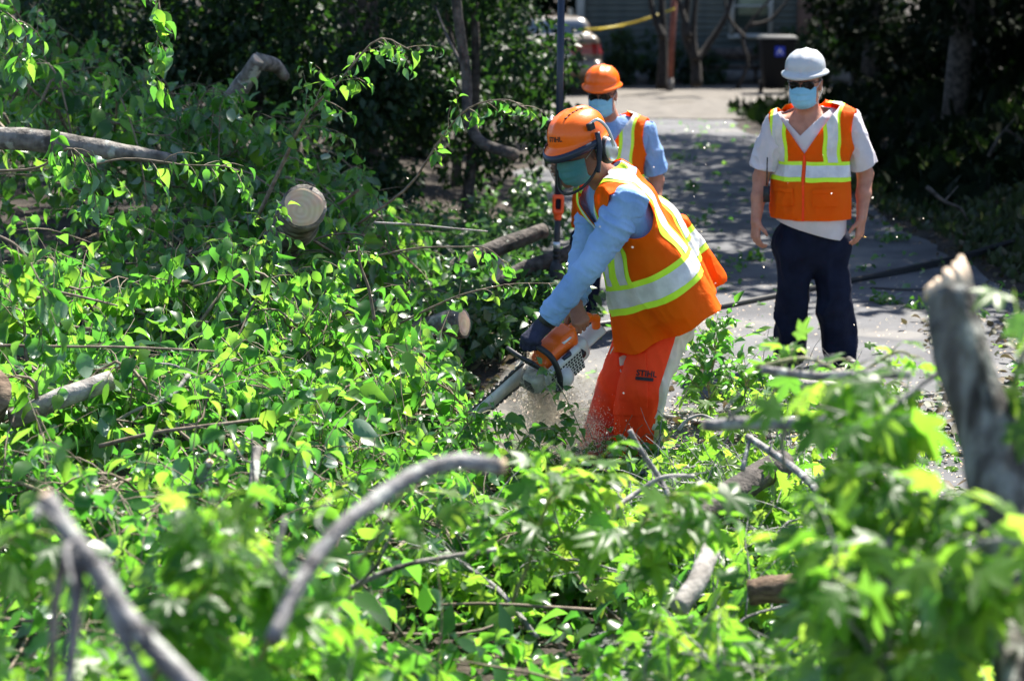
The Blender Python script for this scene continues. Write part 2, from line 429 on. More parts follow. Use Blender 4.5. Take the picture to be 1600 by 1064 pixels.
for wx in (5.45, 8.0):
    b = MB()
    for cx, cz, rx, rz in ((0, .68, .48, .05), (0, -.68, .52, .06), (-.44, 0, .05, .66), (.44, 0, .05, .66), (0, 0, .40, .025)):
        b.box((wx+cx, HY-.045, 1.75+cz), (rx, .05, rz))
    w_ = b.obj('window', M['trim'], house, smooth=False)
    b = MB(); b.box((wx, HY-.025, 1.75), (.42, .012, .64)); b.obj('pane', M['glass'], w_, smooth=False)
    b = MB(); b.box((wx+.05, HY-.04, 1.95), (.34, .004, .40)); b.obj('blind', M['curtain'], w_, smooth=False)
b = MB(); b.box((1.56, HY-.02, 1.75), (.09, .05, 1.6)); b.obj('corner_board', M['trim'], house, smooth=False)
b = MB(); b.box((7.0, HY-.02, 1.3), (.5, .06, 1.05)); b.obj('door', mat('brown_door', (.10, .05, .035), (.14, .075, .05), 6), house, smooth=False)
# propped board, low bench like clutter before the wall
b = MB(); b.tube([(5.55, HY-.9, .05), (5.2, HY-.15, 1.25)], .035, 6)
tag(b.obj('wooden_pole', M['bark_dark']), 'dark wooden pole leaning against the grey house wall', 'pole')
t = empty('bench', (4.95, HY-1.0, 0), 'low dark bench standing on the grass before the grey house', 'bench')
b = MB(); b.box((4.95, HY-1.0, .42), (.6, .2, .03)); b.obj('seat', M['bark_dark'], t, smooth=False)
b = MB(); b.box((4.95, HY-.82, .70), (.6, .02, .14)); b.obj('backrest', M['bark_dark'], t, smooth=False)
for sx in (-1, 1):
    b = MB(); b.box((4.95+sx*.52, HY-1.0, .2), (.03, .17, .2)); b.obj('leg', M['bark_dark'], t, smooth=False)

# ------------------------------------------------------------------ wheeled bin
M['binplastic'] = mat('black_plastic', (.007, .0075, .009), rough=.7, spec=.2)
M['binblue'] = mat('blue_print', (.03, .06, .55), rough=.5)
M['white'] = mat('white_paint', (.75, .75, .75), rough=.45)
bx, by = at(1213, 100, 41.5)[0], 41.5
binr = empty('wheeled_bin', (bx, by, .03), 'black wheeled rubbish bin with a blue emblem behind the white hard hat', 'bin')
def taper(c0, r0, c1, r1):
    V = []
    for c, r in ((c0, r0), (c1, r1)):
        V += [(c[0]-r[0], c[1]-r[1], c[2]), (c[0]+r[0], c[1]-r[1], c[2]), (c[0]+r[0], c[1]+r[1], c[2]), (c[0]-r[0], c[1]+r[1], c[2])]
    return V, [(3, 2, 1, 0), (4, 5, 6, 7), (0, 1, 5, 4), (1, 2, 6, 5), (2, 3, 7, 6), (3, 0, 4, 7)]
b = MB(); b.add(*taper((bx, by, .1), (.25, .25), (bx, by, 1.12), (.36, .38))); bevel(b.obj('bin_body', M['binplastic'], binr, smooth=False), .03)
b = MB(); b.add(*taper((bx, by, 1.125), (.40, .42), (bx, by, 1.20), (.33, .36))); bevel(b.obj('lid', mat('grey_lid', (.035, .04, .045), rough=.6), binr, smooth=False), .02)
b = MB(); b.tube([(bx-.3, by+.45, 1.08), (bx+.3, by+.45, 1.08)], .02, 8); b.obj('handle', M['binplastic'], binr)
for sx in (-1, 1):
    b = MB(); b.tube([(bx+sx*.24, by+.28, .13), (bx+sx*.31, by+.28, .13)], .13, 14); b.obj('wheel', M['binplastic'], binr)
b = MB(); b.box((bx+.02, by-.362, .88), (.10, .006, .10)); pl = b.obj('emblem', M['binblue'], binr, smooth=False)
b = MB(); b.add([(bx+.02+x, by-.372, .88+z) for x, z in ((0, .07), (.06, -.05), (.035, -.05), (0, .02), (-.035, -.05), (-.06, -.05))], [(0, 3, 2, 1), (0, 5, 4, 3)]); b.obj('emblem_mark', M['white'], pl, smooth=False)

# ------------------------------------------------------------------ parked car
M['carpaint'] = mat('gold_car_paint', (.13, .092, .058), rough=.45, spec=.6, coat=.5)
M['carglass'] = mat('car_glass', (.10, .13, .17), rough=.05, spec=.8)
M['tail'] = mat('tail_lamp_red', (.22, .008, .008), rough=.2, spec=.6)
M['tyre'] = mat('tyre_rubber', (.018, .018, .018), rough=.85)
M['rim'] = mat('wheel_rim', (.45, .45, .46), rough=.35, metal=.8)
M['chrome'] = mat('bright_trim', (.22, .21, .195), rough=.3, metal=.6)
cx0, cy0 = .92, 40.4
car = empty('parked_car', (cx0, cy0+2.3, .03), 'gold car parked at the far end of the driveway with its rear toward us', 'car')
s = SDF((cx0-1.15, cy0-.3, 0), (cx0+1.15, cy0+5.0, 1.8), .033)
s.box((cx0, cy0+2.35, .62), (.89, 2.33, .36), rd=.16, k=.05)
s.box((cx0, cy0+1.0, .92), (.84, 1.0, .30), rd=.14, k=.08)
s.box((cx0, cy0+2.2, 1.20), (.70, 1.35, .36), rd=.26, k=.10)
s.box((cx0, cy0+.0, .56), (.88, .12, .17), rd=.08, k=.03)
for yy in (.95, 3.75):
    for sx in (-1, 1): s.cap((cx0+sx*.70, cy0+yy, .33), (cx0+sx*1.1, cy0+yy, .33), .37, k=.02, op=-1)
V, Q = s.mesh(); S = Sheet(V, Q)
S.obj('body', M['carpaint'], car)
X0 = lambda p: np.abs(p[:, 0]-cx0)
rw = lambda p: np.minimum(np.minimum(.60-X0(p)-.25*(p[:, 2]-1.2), p[:, 2]-1.24), np.minimum(1.50-p[:, 2], cy0+1.45-p[:, 1]))
S.cut(rw).obj('rear_window', M['carglass'], car, off=.004)
fr = lambda p: np.minimum(np.minimum(.68-X0(p)-.25*(p[:, 2]-1.2), p[:, 2]-1.20), np.minimum(1.545-p[:, 2], cy0+1.42-p[:, 1]))
S.cut(fr).cut(lambda p: -rw(p)).obj('window_surround', M['chrome'], car, off=.008)
for sx in (-1, 1):
    S.cut(lambda p: np.minimum(np.minimum(sx*(p[:, 0]-cx0)-.24, .16-np.abs(p[:, 2]-.95)*1.55), cy0+.42-p[:, 1])).obj('tail_lamp', M['tail'], car, off=.012)
    S.cut(lambda p: np.minimum(np.minimum(sx*(p[:, 0]-cx0)-.5, .2-np.abs(p[:, 2]-1.28)), .95-np.abs(p[:, 1]-cy0-2.2))).obj('side_window', M['carglass'], car, off=.005)
    for yy in (.95, 3.75):
        b = MB(); b.tube([(cx0+sx*.66, cy0+yy, .33), (cx0+sx*.68, cy0+yy, .33), (cx0+sx*.84, cy0+yy, .33), (cx0+sx*.86, cy0+yy, .33)], [.29, .325, .325, .29], 24); w_ = b.obj('wheel', M['tyre'], car)
        b = MB(); b.tube([(cx0+sx*.80, cy0+yy, .33), (cx0+sx*.868, cy0+yy, .33)], [.2, .19], 16); b.obj('rim', M['rim'], w_)
S.cut(lambda p: np.minimum(.085-np.abs(p[:, 2]-.60), cy0+.3-p[:, 1])).obj('bumper_strip', M['chrome'], car, off=.015)
b = MB(); b.box((cx0, cy0-.10, .80), (.26, .012, .07)); b.obj('number_plate', M['white'], car, smooth=False)

# ------------------------------------------------------------------ red post and the yellow tape tied to it
M['rust'] = mat('rust_red_paint', (.16, .045, .03), (.24, .08, .05), 9, .7, .004)
py_ = 42.0; pb = ground(1046, 141); pt = at(1056, -25, py_)
b = MB(); b.tube([(at(1046, 141, py_)[0], py_, 0), (at(1050, 60, py_)[0], py_, 1.1), (pt[0], py_, 2.6)], .062, 10)
post = empty('metal_post', (at(1046, 141, py_)[0], py_, 0), 'thin rust red post standing before the grey house', 'post')
b.obj('shaft', M['rust'], post); b = MB(); b.tube([(at(1046, 141, py_)[0], py_, -.02), (at(1046, 141, py_)[0], py_, .30)], .085, 10); b.obj('footing', M['brickbase'], post)
M['tape'] = mat('yellow_tape', (.62, .50, .03), (.72, .58, .06), 8, .5, transl=.3)
tp = smooth_path([at(1054, 14, 41.9), at(1000, 33, 41.2), at(950, 44, 40.4), at(910, 47, 39.6)], 26); G = []
for i, p in enumerate(tp):
    a = .5*math.sin(i*.5); G.append([p+np.array((0, math.sin(a), math.cos(a)))*h for h in (-.024, .024)])
b = MB(); b.grid(np.array(G)); solidify(tag(b.obj('barrier_tape', M['tape']), 'yellow barrier tape stretched from the red post to the parked car', 'tape'), .002)
# ================================================================== LEAVES, BRANCHES, TREES
def leaf_ovate(curl=.25, fold=.25, wid=.34, twist=0.0, pet=.3, n=6, wave=.0, seed=0):
    """blade along +x from the stalk's end, normal +z, length 1, with its stalk"""
    t = np.array([0, .10, .28, .50, .74, 1.0]); w = np.array([0, .62, 1.0, .86, .44, 0])*wid
    r = np.random.default_rng(seed); x = []; z = []; a = .25; px = pz = 0
    for i in range(len(t)):
        if i: a -= curl*(t[i]-t[i-1])*2.2; px += (t[i]-t[i-1])*math.cos(a); pz += (t[i]-t[i-1])*math.sin(a)
        x.append(px); z.append(pz)
    V = [(-pet, -.012, -pet*.3), (-pet, .012, -pet*.3), (0, -.012, 0), (0, .012, 0)]; F = [(0, 2, 3, 1)]
    mid = []; L = []; R = []
    for i in range(len(t)):
        mid.append(len(V)); V.append((x[i]+.001, 0, z[i]))
        if 0 < i < len(t)-1:
            tw = twist*t[i]; f = fold+wave*r.uniform(-1, 1)
            L.append(len(V)); V.append((x[i]+.02, w[i]*math.cos(f), z[i]+w[i]*(math.sin(f)+tw)))
            f = fold+wave*r.uniform(-1, 1)
            R.append(len(V)); V.append((x[i]+.02, -w[i]*math.cos(f), z[i]+w[i]*(math.sin(f)-tw)))
    k = len(L)
    F += [(mid[0], mid[1], L[0]), (mid[0], R[0], mid[1])]
    for i in range(k-1): F += [(mid[i+1], mid[i+2], L[i+1], L[i]), (mid[i+1], R[i], R[i+1], mid[i+2])]
    F += [(mid[k], mid[k+1], L[k-1]), (mid[k], R[k-1], mid[k+1])]
    return np.array(V), F
def leaf_star(curl=.35, seed=0, pet=.55):
    r = np.random.default_rng(seed); c = np.array((.30, 0.)); out = [(0.02, -.03)]
    for a, ln in ((-104, .46), (-52, .66), (0, .74), (52, .66), (104, .46)):
        A = math.radians(a+r.uniform(-5, 5)); ln *= r.uniform(.9, 1.08); d = np.array((math.cos(A), math.sin(A))); n = np.array((-d[1], d[0]))
        wd = .125 if abs(a) > 90 else .15
        out += [tuple(c+d*ln*.52-n*wd*1.0), tuple(c+d*ln*.8-n*wd*.5), tuple(c+d*ln), tuple(c+d*ln*.8+n*wd*.5), tuple(c+d*ln*.52+n*wd*1.0)]
        if a < 100:
            B = math.radians(a+26); out.append(tuple(c+.20*np.array((math.cos(B), math.sin(B)))))
    out.append((.02, .03))
    P2 = np.array([tuple(c)]+out); rr = ((P2-c)**2).sum(1); th = np.arctan2(P2[:, 1], P2[:, 0]-c[0])
    z = -curl*rr*(1+.5*np.cos(2*th+r.uniform(0, 6)))+.10*np.abs(P2[:, 1])+r.normal(0, .014, len(P2))
    V = [(x, y, zz) for (x, y), zz in zip(P2, z)]; m = len(V); F = [(0, i, i+1) for i in range(1, m-1)]+[(0, m-1, 1)]
    V += [(-pet, -.012, -.18), (-pet, .012, -.18), (.02, .014, 0), (.02, -.014, 0)]; F.append((m, m+3, m+2, m+1))
    return np.array(V), F
def leaf_small(fold=.3, curl=.2, wid=.30):
    V = [(0, 0, 0), (.35, wid, .35*wid), (.35, -wid, .35*wid), (.5, 0, .04), (.75, wid*.55, .1*wid-curl*.3), (.75, -wid*.55, .1*wid-curl*.3), (1, 0, -curl)]
    return np.array(V, float), [(0, 3, 1), (0, 2, 3), (1, 3, 6, 4), (2, 5, 6, 3)]
TPL = {
 'leaf': [leaf_ovate(c, f, w, tw, .3, wave=.12, seed=i) for i, (c, f, w, tw) in enumerate([(.2, .2, .29, 0), (.5, .3, .31, .1), (.8, .15, .27, -.15), (.3, .55, .31, .1), (.05, .1, .28, .05), (1.1, .35, .29, 0), (.45, .8, .30, .2), (.6, .05, .26, -.25), (1.5, .5, .27, .3), (.9, .95, .28, -.3)])],
 'star': [leaf_star(c, i) for i, c in enumerate([.25, .5, .8, .1, .6, 1.0, .4])],
 'ivy': [leaf_ovate(c, f, w, 0, .35, wave=.1, seed=20+i) for i, (c, f, w) in enumerate([(.3, .2, .44), (.6, .35, .46), (.1, .1, .42), (.8, .4, .45)])],
 'chip': [(np.array([(0, -.5, 0), (1, -.4, .1), (1.1, .4, -.1), (.1, .5, .15)]), [(0, 1, 2, 3)])],
 'shrub': [leaf_small(.3, .15), leaf_small(.2, .3, .27), leaf_small(.4, .05, .33)],
}
TME = {}
for k_, lst in TPL.items():
    if k_ == 'chip': continue
    TME[k_] = []
    for V_, F_ in lst:
        me_ = raw_mesh('leaf', V_, F_); me_.materials.append(M[k_]); me_.polygons.foreach_set('use_smooth', np.ones(len(me_.polygons), bool)); TME[k_].append(me_)
def orient(axis, nrm):
    """(n,3) axes and rough normals -> (n,3,3) rotation matrices with columns axis, side, normal"""
    a = unit(axis); n = nrm-a*(nrm*a).sum(1, keepdims=True); n = unit(n+1e-6); s_ = np.cross(n, a)
    return np.stack([a, s_, n], 2)
def leaf_cloud(kind, pos, R, size, var):
    """one mesh out of many leaves"""
    Vs, Fs, n = [], {3: [], 4: []}, 0
    for k, (V, F) in enumerate(TPL[kind]):
        m = np.where(var % len(TPL[kind]) == k)[0]
        if not len(m): continue
        W_ = np.einsum('nij,vj->nvi', R[m]*size[m][:, None, None], V)+pos[m][:, None, :]
        Vs.append(W_.reshape(-1, 3)); base = n+np.arange(len(m))*len(V)
        for q in (3, 4):
            f = np.array([x for x in F if len(x) == q], int)
            if len(f): Fs[q].append((f[None]+base[:, None, None]).reshape(-1, q))
        n += len(m)*len(V)
    return np.concatenate(Vs), Fs
def cloud_obj(name, spec, pos, R, size, var, m, parent=None, **kw):
    V, Fs = leaf_cloud(spec, pos, R, size, var)
    tri = np.concatenate(Fs[3]) if Fs[3] else np.zeros((0, 3), int); quad = np.concatenate(Fs[4]) if Fs[4] else np.zeros((0, 4), int)
    me = bpy.data.meshes.new(name); me.vertices.add(len(V)); me.vertices.foreach_set('co', V.astype(np.float32).ravel())
    flat = np.concatenate([tri.ravel(), quad.ravel()]).astype(np.int32); tot = np.concatenate([np.full(len(tri), 3), np.full(len(quad), 4)]).astype(np.int32)
    st = np.zeros(len(tot), np.int32); st[1:] = np.cumsum(tot)[:-1]
    me.loops.add(len(flat)); me.loops.foreach_set('vertex_index', flat); me.polygons.add(len(tot)); me.polygons.foreach_set('loop_start', st); me.polygons.foreach_set('loop_total', tot)
    me.polygons.foreach_set('use_smooth', np.ones(len(tot), bool)); me.update(calc_edges=True); me.materials.append(m)
    o = bpy.data.objects.new(name, me); COL.objects.link(o)
    if parent is not None: setpar(o, parent)
    return tag(o, **kw)

BR = []                                              # every leafy branch waits here until its leaves are sorted
class Branch:
    def __init__(s, name, label, cat, group, kind, barkm):
        s.name, s.label, s.cat, s.group, s.kind, s.bark = name, label, cat, group, kind, barkm
        s.mb = MB(); s.pos = []; s.ax = []; s.nr = []; s.sz = []; s.base = None
    def stem(s, pts, r0, r1, n=14, sides=7, rough=.12):
        p = smooth_path(pts, n); s.base = p[0] if s.base is None else s.base
        s.mb.tube(p, np.linspace(r0, r1, n), sides, rough=rough, seed=len(BR)); return p
    def leaf(s, p, a, n, z): s.pos.append(p); s.ax.append(a); s.nr.append(n); s.sz.append(z)
    def twig(s, p0, d, ln, size, step=.035, droop=.5, r=.003, hang=.6, start=.15, sides=4, up=(0, 0, 1), jit=.45):
        """a twig that leaves p0 along d and bends down, leaves alternating along it"""
        d = unit(d); n = max(5, int(ln/.07)+2); p = [np.array(p0)]; q = d.copy()
        for i in range(n-1):
            q = unit(q+np.array((0, 0, -droop/n*1.6))+rng.normal(0, .10, 3)); p.append(p[-1]+q*ln/(n-1))
        p = np.array(p); s.mb.tube(p, np.linspace(r, r*.4, n), sides, cap=False)
        s.leaves(p, size, step, hang, start, jit, up)
        return p
    def leaves(s, p, size, step, hang=.6, start=.1, jit=.45, up=(0, 0, 1)):
        seg = np.linalg.norm(np.diff(p, axis=0), axis=1); cum = np.concatenate([[0], np.cumsum(seg)]); L = cum[-1]
        k = 0; u = L*start
        while u < L:
            i = min(np.searchsorted(cum, u, side='right')-1, len(p)-2); f = (u-cum[i])/max(seg[i], 1e-6); q = p[i]+(p[i+1]-p[i])*f
            T = unit(p[i+1]-p[i]); sd = unit(np.cross(T, up)+1e-3); sd = sd if k % 2 else -sd
            z = size*rng.uniform(.5, 1.25)*(1-.35*(u/L)**3)
            a = unit(T*.5+sd*.8+np.array((0, 0, -hang*rng.uniform(.2, 2.2)))+rng.normal(0, .30, 3))
            nn = np.array((0, 0, 1.))+rng.normal(0, jit, 3)+T*.35
            s.leaf(q+a*z*.3, a, nn, z); k += 1; u += step*rng.uniform(.6, 1.4)
        T = unit(p[-1]-p[-2]); s.leaf(p[-1]+T*size*.25, T+np.array((0, 0, -hang*.5)), np.array((0, 0, 1.))+rng.normal(0, jit, 3), size*.8)
    def spray(s, p, n, ln, size, step=.035, droop=.5, r=.003, hang=.6, t0=.2, t1=1.0, out=.8, upb=.15, jit=.45):
        """n twigs along the stem path p"""
        for i in range(n):
            t = t0+(t1-t0)*(i+rng.uniform(0, .8))/n; x = min(t, .999)*(len(p)-1); j = int(x); q = p[j]+(p[min(j+1, len(p)-1)]-p[j])*(x-j)
            T = unit(p[min(j+1, len(p)-1)]-p[j] if j+1 < len(p) else p[j]-p[j-1]); v = rng.normal(0, 1, 3); v = unit(v-T*(v@T))
            s.twig(q, T*.6+v*out+np.array((0, 0, upb)), ln*rng.uniform(.6, 1.2)*(1.15-.55*t), size, step, droop, r, hang, jit=jit)
    def done(s, keep=None):
        s.pos, s.ax, s.nr, s.sz = (np.array(x, float) for x in (s.pos, s.ax, s.nr, s.sz))
        s.sz = s.sz.reshape(-1)
        if keep is not None and len(s.pos):
            m = keep(s.pos, s.sz); s.pos, s.ax, s.nr, s.sz = s.pos[m], s.ax[m], s.nr[m], s.sz[m]
        s.var = rng.integers(0, 1000, len(s.pos)); BR.append(s); return s
def finish_branches(cell=9.0, per=2, limit=300):
    """leaves that show become parts of their own, the rest of a branch is one mesh"""
    P_ = np.concatenate([b_.pos+unit(b_.ax)*b_.sz[:, None]*.5 for b_ in BR if len(b_.pos)])
    own = np.concatenate([np.full(len(b_.pos), i) for i, b_ in enumerate(BR) if len(b_.pos)]); loc = np.concatenate([np.arange(len(b_.pos)) for b_ in BR if len(b_.pos)])
    sz = np.concatenate([b_.sz for b_ in BR if len(b_.pos)])
    x, y, d = proj(P_); seen = (x > -30) & (x < 1630) & (y > -30) & (y < 1094) & (d > .5)
    key = (np.floor(x/cell).astype(int)+50)*4000+np.floor(y/cell).astype(int)+50
    o = np.lexsort((d, key)); k = key[o]; st = np.r_[True, k[1:] != k[:-1]]; rank = np.arange(len(o))-np.maximum.accumulate(np.where(st, np.arange(len(o)), 0))
    rk = np.empty(len(o), int); rk[o] = rank
    front = seen & (rk < per); score = sz/d
    total = 0
    for i, b_ in enumerate(BR):
        e = empty(b_.name, b_.base, b_.label, b_.cat, b_.group)
        b_.mb.obj('stem', b_.bark, e)
        if not len(b_.pos): continue
        me = own == i; f = np.zeros(len(b_.pos), bool); l_ = loc[me]; f[l_] = front[me]
        if f.sum() > limit:
            sc = np.zeros(len(b_.pos)); sc[l_] = score[me]; sc[~f] = -1; f[:] = False; f[np.argsort(-sc)[:limit]] = True
        R = orient(b_.ax, b_.nr)
        Binv = np.array(b_.base)
        for j in np.where(f)[0]:
            o_ = bpy.data.objects.new('leaf', TME[b_.kind][b_.var[j] % len(TPL[b_.kind])]); COL.objects.link(o_); o_.parent = e
            mm = Matrix.Identity(4)
            for r_ in range(3):
                for c_ in range(3): mm[r_][c_] = R[j, r_, c_]*b_.sz[j]
                mm[r_][3] = b_.pos[j, r_]-Binv[r_]
            o_.matrix_basis = mm
        total += int(f.sum()); g = ~f
        if g.sum(): cloud_obj('foliage', b_.kind, b_.pos[g], R[g], b_.sz[g], b_.var[g], M[b_.kind], e, kind='stuff')
    print('branches', len(BR), 'leaves', len(P_), 'single leaves', total)

# ------------------------------------------------------------------ standing trees and shrubs behind
def crown_points(c, r, n, clumps=14, hollow=.55):
    """leaf positions in uneven clumps through an ellipsoid"""
    c = np.asarray(c, float); r = np.asarray(r, float)
    q = unit(rng.normal(0, 1, (clumps, 3)))*rng.uniform(.35, .95, (clumps, 1)); cc = c+q*r
    w = rng.integers(0, clumps, n); rad = r.mean()*rng.uniform(.28, .5, clumps)
    p = unit(rng.normal(0, 1, (n, 3)))*(rng.uniform(hollow**3, 1, (n, 1))**(1/3))
    pos = cc[w]+p*rad[w][:, None]*np.array((1, 1, .8)); return pos, p
def foliage(name, pos, out, size, kind, m, parent, jit=.5, hang=.5):
    n = len(pos); ax = unit(out*.6+rng.normal(0, .6, (n, 3))+np.array((0, 0, -hang))); nr = out*.5+np.array((0, 0, .8))+rng.normal(0, jit, (n, 3))
    return cloud_obj(name, kind, pos, orient(ax, nr), size*rng.uniform(.6, 1.25, n), rng.integers(0, 999, n), m, parent, kind='stuff')
def tree(name, label, x, y, h, trunk_r, crowns, size, kind, m, group=None, lean=(0, 0), limbs=5, cat='tree', bark='bark_dark'):
    z0 = float(ground_z(x, y)); t = empty(name, (x, y, z0), label, cat, group)
    b_ = MB(); top = np.array((x+lean[0], y+lean[1], z0+h)); pth = smooth_path([(x, y, z0-.1), (x+lean[0]*.2+.1, y+lean[1]*.3, z0+h*.4), top], 12)
    b_.tube(pth, np.linspace(trunk_r, trunk_r*.35, 12), 10, rough=.15, seed=int(x*7)); b_.obj('trunk', M[bark], t)
    for i, (c, r, n) in enumerate(crowns):
        b_ = MB(); q = pth[rng.integers(5, 10)]; b_.tube(smooth_path([q, (q+np.array(c))/2+rng.normal(0, .15, 3), c], 8), np.linspace(trunk_r*.4, .015, 8), 6, rough=.1, seed=i); b_.obj('limb', M[bark], t)
    P_, O_ = [], []
    for c, r, n in crowns:
        p, o = crown_points(c, r, n); P_.append(p); O_.append(o)
    P_ = np.concatenate(P_); O_ = np.concatenate(O_); k = P_[:, 2] > ground_z(P_[:, 0], P_[:, 1])+.02
    foliage('crown', P_[k], O_[k], size, kind, m, t)
    return t
# ================================================================== TREES AND SHRUBS BEHIND THE WORK
# dark evergreen shrubs behind the brush heap
shr = [(-5.0, 18.2, 4.6, 'evergreen shrub at the far left edge behind the heap'), (-3.6, 17.2, 4.4, 'dark evergreen shrub behind the dead trunk at left'),
       (-2.3, 17.6, 4.8, 'dark evergreen shrub behind the grey broken stub'), (-1.25, 17.0, 4.2, 'dark evergreen shrub just left of the curved bare stem'),
       (-.42, 17.8, 4.6, 'glossy evergreen shrub just right of the curved bare stem'), (-4.3, 20.6, 5.6, None), (-2.4, 20.8, 5.6, None), (-.6, 21.0, 5.4, None)]
for x, y, h, lab in shr:
    n = 5200 if lab else 3600
    cr = [((x, y, h*.30), (.95, .8, h*.28), n), ((x+rng.uniform(-.3, .3), y, h*.72), (1.0, .9, h*.28), n//2)]
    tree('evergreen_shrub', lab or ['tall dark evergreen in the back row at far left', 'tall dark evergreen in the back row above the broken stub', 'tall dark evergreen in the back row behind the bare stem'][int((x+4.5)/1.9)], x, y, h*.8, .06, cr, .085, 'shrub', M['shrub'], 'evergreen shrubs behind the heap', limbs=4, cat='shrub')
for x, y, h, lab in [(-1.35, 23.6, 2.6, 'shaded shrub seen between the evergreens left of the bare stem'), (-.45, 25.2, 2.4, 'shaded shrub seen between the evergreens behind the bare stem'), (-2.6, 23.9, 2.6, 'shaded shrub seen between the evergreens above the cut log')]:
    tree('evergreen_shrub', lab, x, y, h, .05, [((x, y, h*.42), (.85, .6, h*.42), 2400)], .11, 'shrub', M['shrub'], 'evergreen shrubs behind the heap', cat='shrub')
tree('evergreen_shrub', 'low leafy shrub just left of the parked car', -.12, 27.5, 2.3, .05, [((-.15, 27.5, .9), (.55, .5, .8), 2200), ((-.35, 27.6, 2.0), (.7, .5, .6), 1300)], .10, 'shrub', M['shrub'], 'evergreen shrubs behind the heap', cat='shrub')
# low leafy growth at the shrubs' feet, right down to the drive
lowc = [(-1.1, 14.6), (-.55, 15.2), (-.2, 14.4), (-.75, 16.0), (.0, 16.2), (.15, 18.4), (-1.7, 15.0), (-2.4, 15.3), (-.35, 12.7), (.0, 13.3), (-.12, 12.1), (.22, 12.9), (-.6, 13.6), (-.45, 11.6), (-.05, 14.0), (-.25, 12.3), (.12, 12.2), (-.05, 12.6)]
P_, O_ = [], []
for x, y in lowc:
    p, o = crown_points((x, y, .18+ground_z(x, y)), (.55, .5, .30), 520, 8); P_.append(p); O_.append(o)
P_ = np.concatenate(P_); O_ = np.concatenate(O_); k_ = P_[:, 2] > ground_z(P_[:, 0], P_[:, 1])
foliage('ground_cover', P_[k_], O_[k_], .085, 'shrub', leaf_mat('undergrowth_leaf', [(.02, .06, .025), (.035, .085, .03), (.05, .10, .04)], [(.06, .2, .03), (.1, .28, .04), (.14, .3, .05)], (.09, .13, .08), rough=.33, tmix=.35), None)
bpy.data.objects['ground_cover']['label'] = 'low green undergrowth between the shrubs and the logs'; bpy.data.objects['ground_cover']['category'] = 'undergrowth'
M['bark_black'] = mat('black_bark', (.008, .007, .006), (.035, .03, .027), 16, .95, .012, 45)
# the curved bare stem
b_ = MB(); b_.tube(smooth_path([at(708, -60, 14.0), at(716, 30, 14.0), at(729, 120, 14.0), at(731, 180, 13.9), at(752, 222, 13.8), at(806, 243, 13.6)], 30), np.linspace(.034, .042, 30), 9, rough=.12, seed=3)
t = empty('bare_tree', at(806, 243, 13.6), 'thin curved bare stem in front of the dark shrubs', 'tree'); b_.obj('trunk', M['bark_dark'], t)
b_ = MB(); b_.tube(smooth_path([at(727, 110, 14.0), at(700, 60, 14.3), at(680, 10, 14.6)], 10), np.linspace(.014, .006, 10), 6); b_.obj('limb', M['bark_dark'], t)
# bare trees in front of the house
for i, (px, Y, lab, st) in enumerate([(1088, 40.0, 'dark bare tree forking low in front of the house window side', [[(1088, 135), (1086, 95), (1070, 50), (1078, -30)], [(1087, 95), (1104, 75), (1135, 25), (1150, -30)], [(1086, 95), (1083, 50), (1090, -30)], [(1076, 60), (1066, 20), (1050, -30)]]),
                                     (1036, 41.0, 'dark straight bare trunk beside the red post', [[(1034, 140), (1036, 70), (1032, -30)], [(1036, 60), (1020, 20), (1012, -30)]]),
                                     (1205, 43.0, 'bare branching sapling leaning across the house corner', [[(1150, 142), (1168, 100), (1160, 60), (1185, 20), (1230, -30)], [(1164, 60), (1140, 30), (1128, -20)], [(1172, 40), (1205, 30), (1240, -10)]])]):
    t = empty('bare_tree', at(px, 138, Y), lab, 'tree')
    for j, s_ in enumerate(st):
        b_ = MB(); q = [at(x, y, Y+.15*k) for k, (x, y) in enumerate(s_)]; r0 = (.13 if j == 0 else .085) if i < 2 else .05
        b_.tube(smooth_path(q, 14), np.linspace(r0, r0*.45, 14), 7, rough=.12, seed=j); b_.obj('trunk' if j == 0 else 'limb', M['bark_black'], t)
# trees along the right of the drive: trunks, dense dark crowns that hang low and shade the drive
rt = [(5.6, 17.2, 'tree at the right edge above the grassy bank'), (6.2, 20.5, 'dark tree straight behind the man in the white hat'), (5.3, 24.0, 'dark tree on the bank beyond the man in the white hat'),
      (6.4, 27.5, None), (5.6, 31.5, None), (9.0, 22.5, None), (8.6, 18.0, None), (9.8, 27.0, None)]
for i, (x, y, lab) in enumerate(rt):
    cr = [((x+.9, y+.6, 2.1), (1.7, 1.5, 1.5), 3600), ((x, y, 5.2), (2.5, 2.2, 1.9), 3600)]
    if i in (1, 2, 3, 4): cr.append(((x-2.4, y+.3, 5.6), (2.0, 2.0, 1.3), 2600))
    tree('shade_tree', lab or 'dark tree further back in the black wood at right', x, y, 5.6, .16, cr, .15, 'shrub', M['dark'], 'dark trees right of the drive')
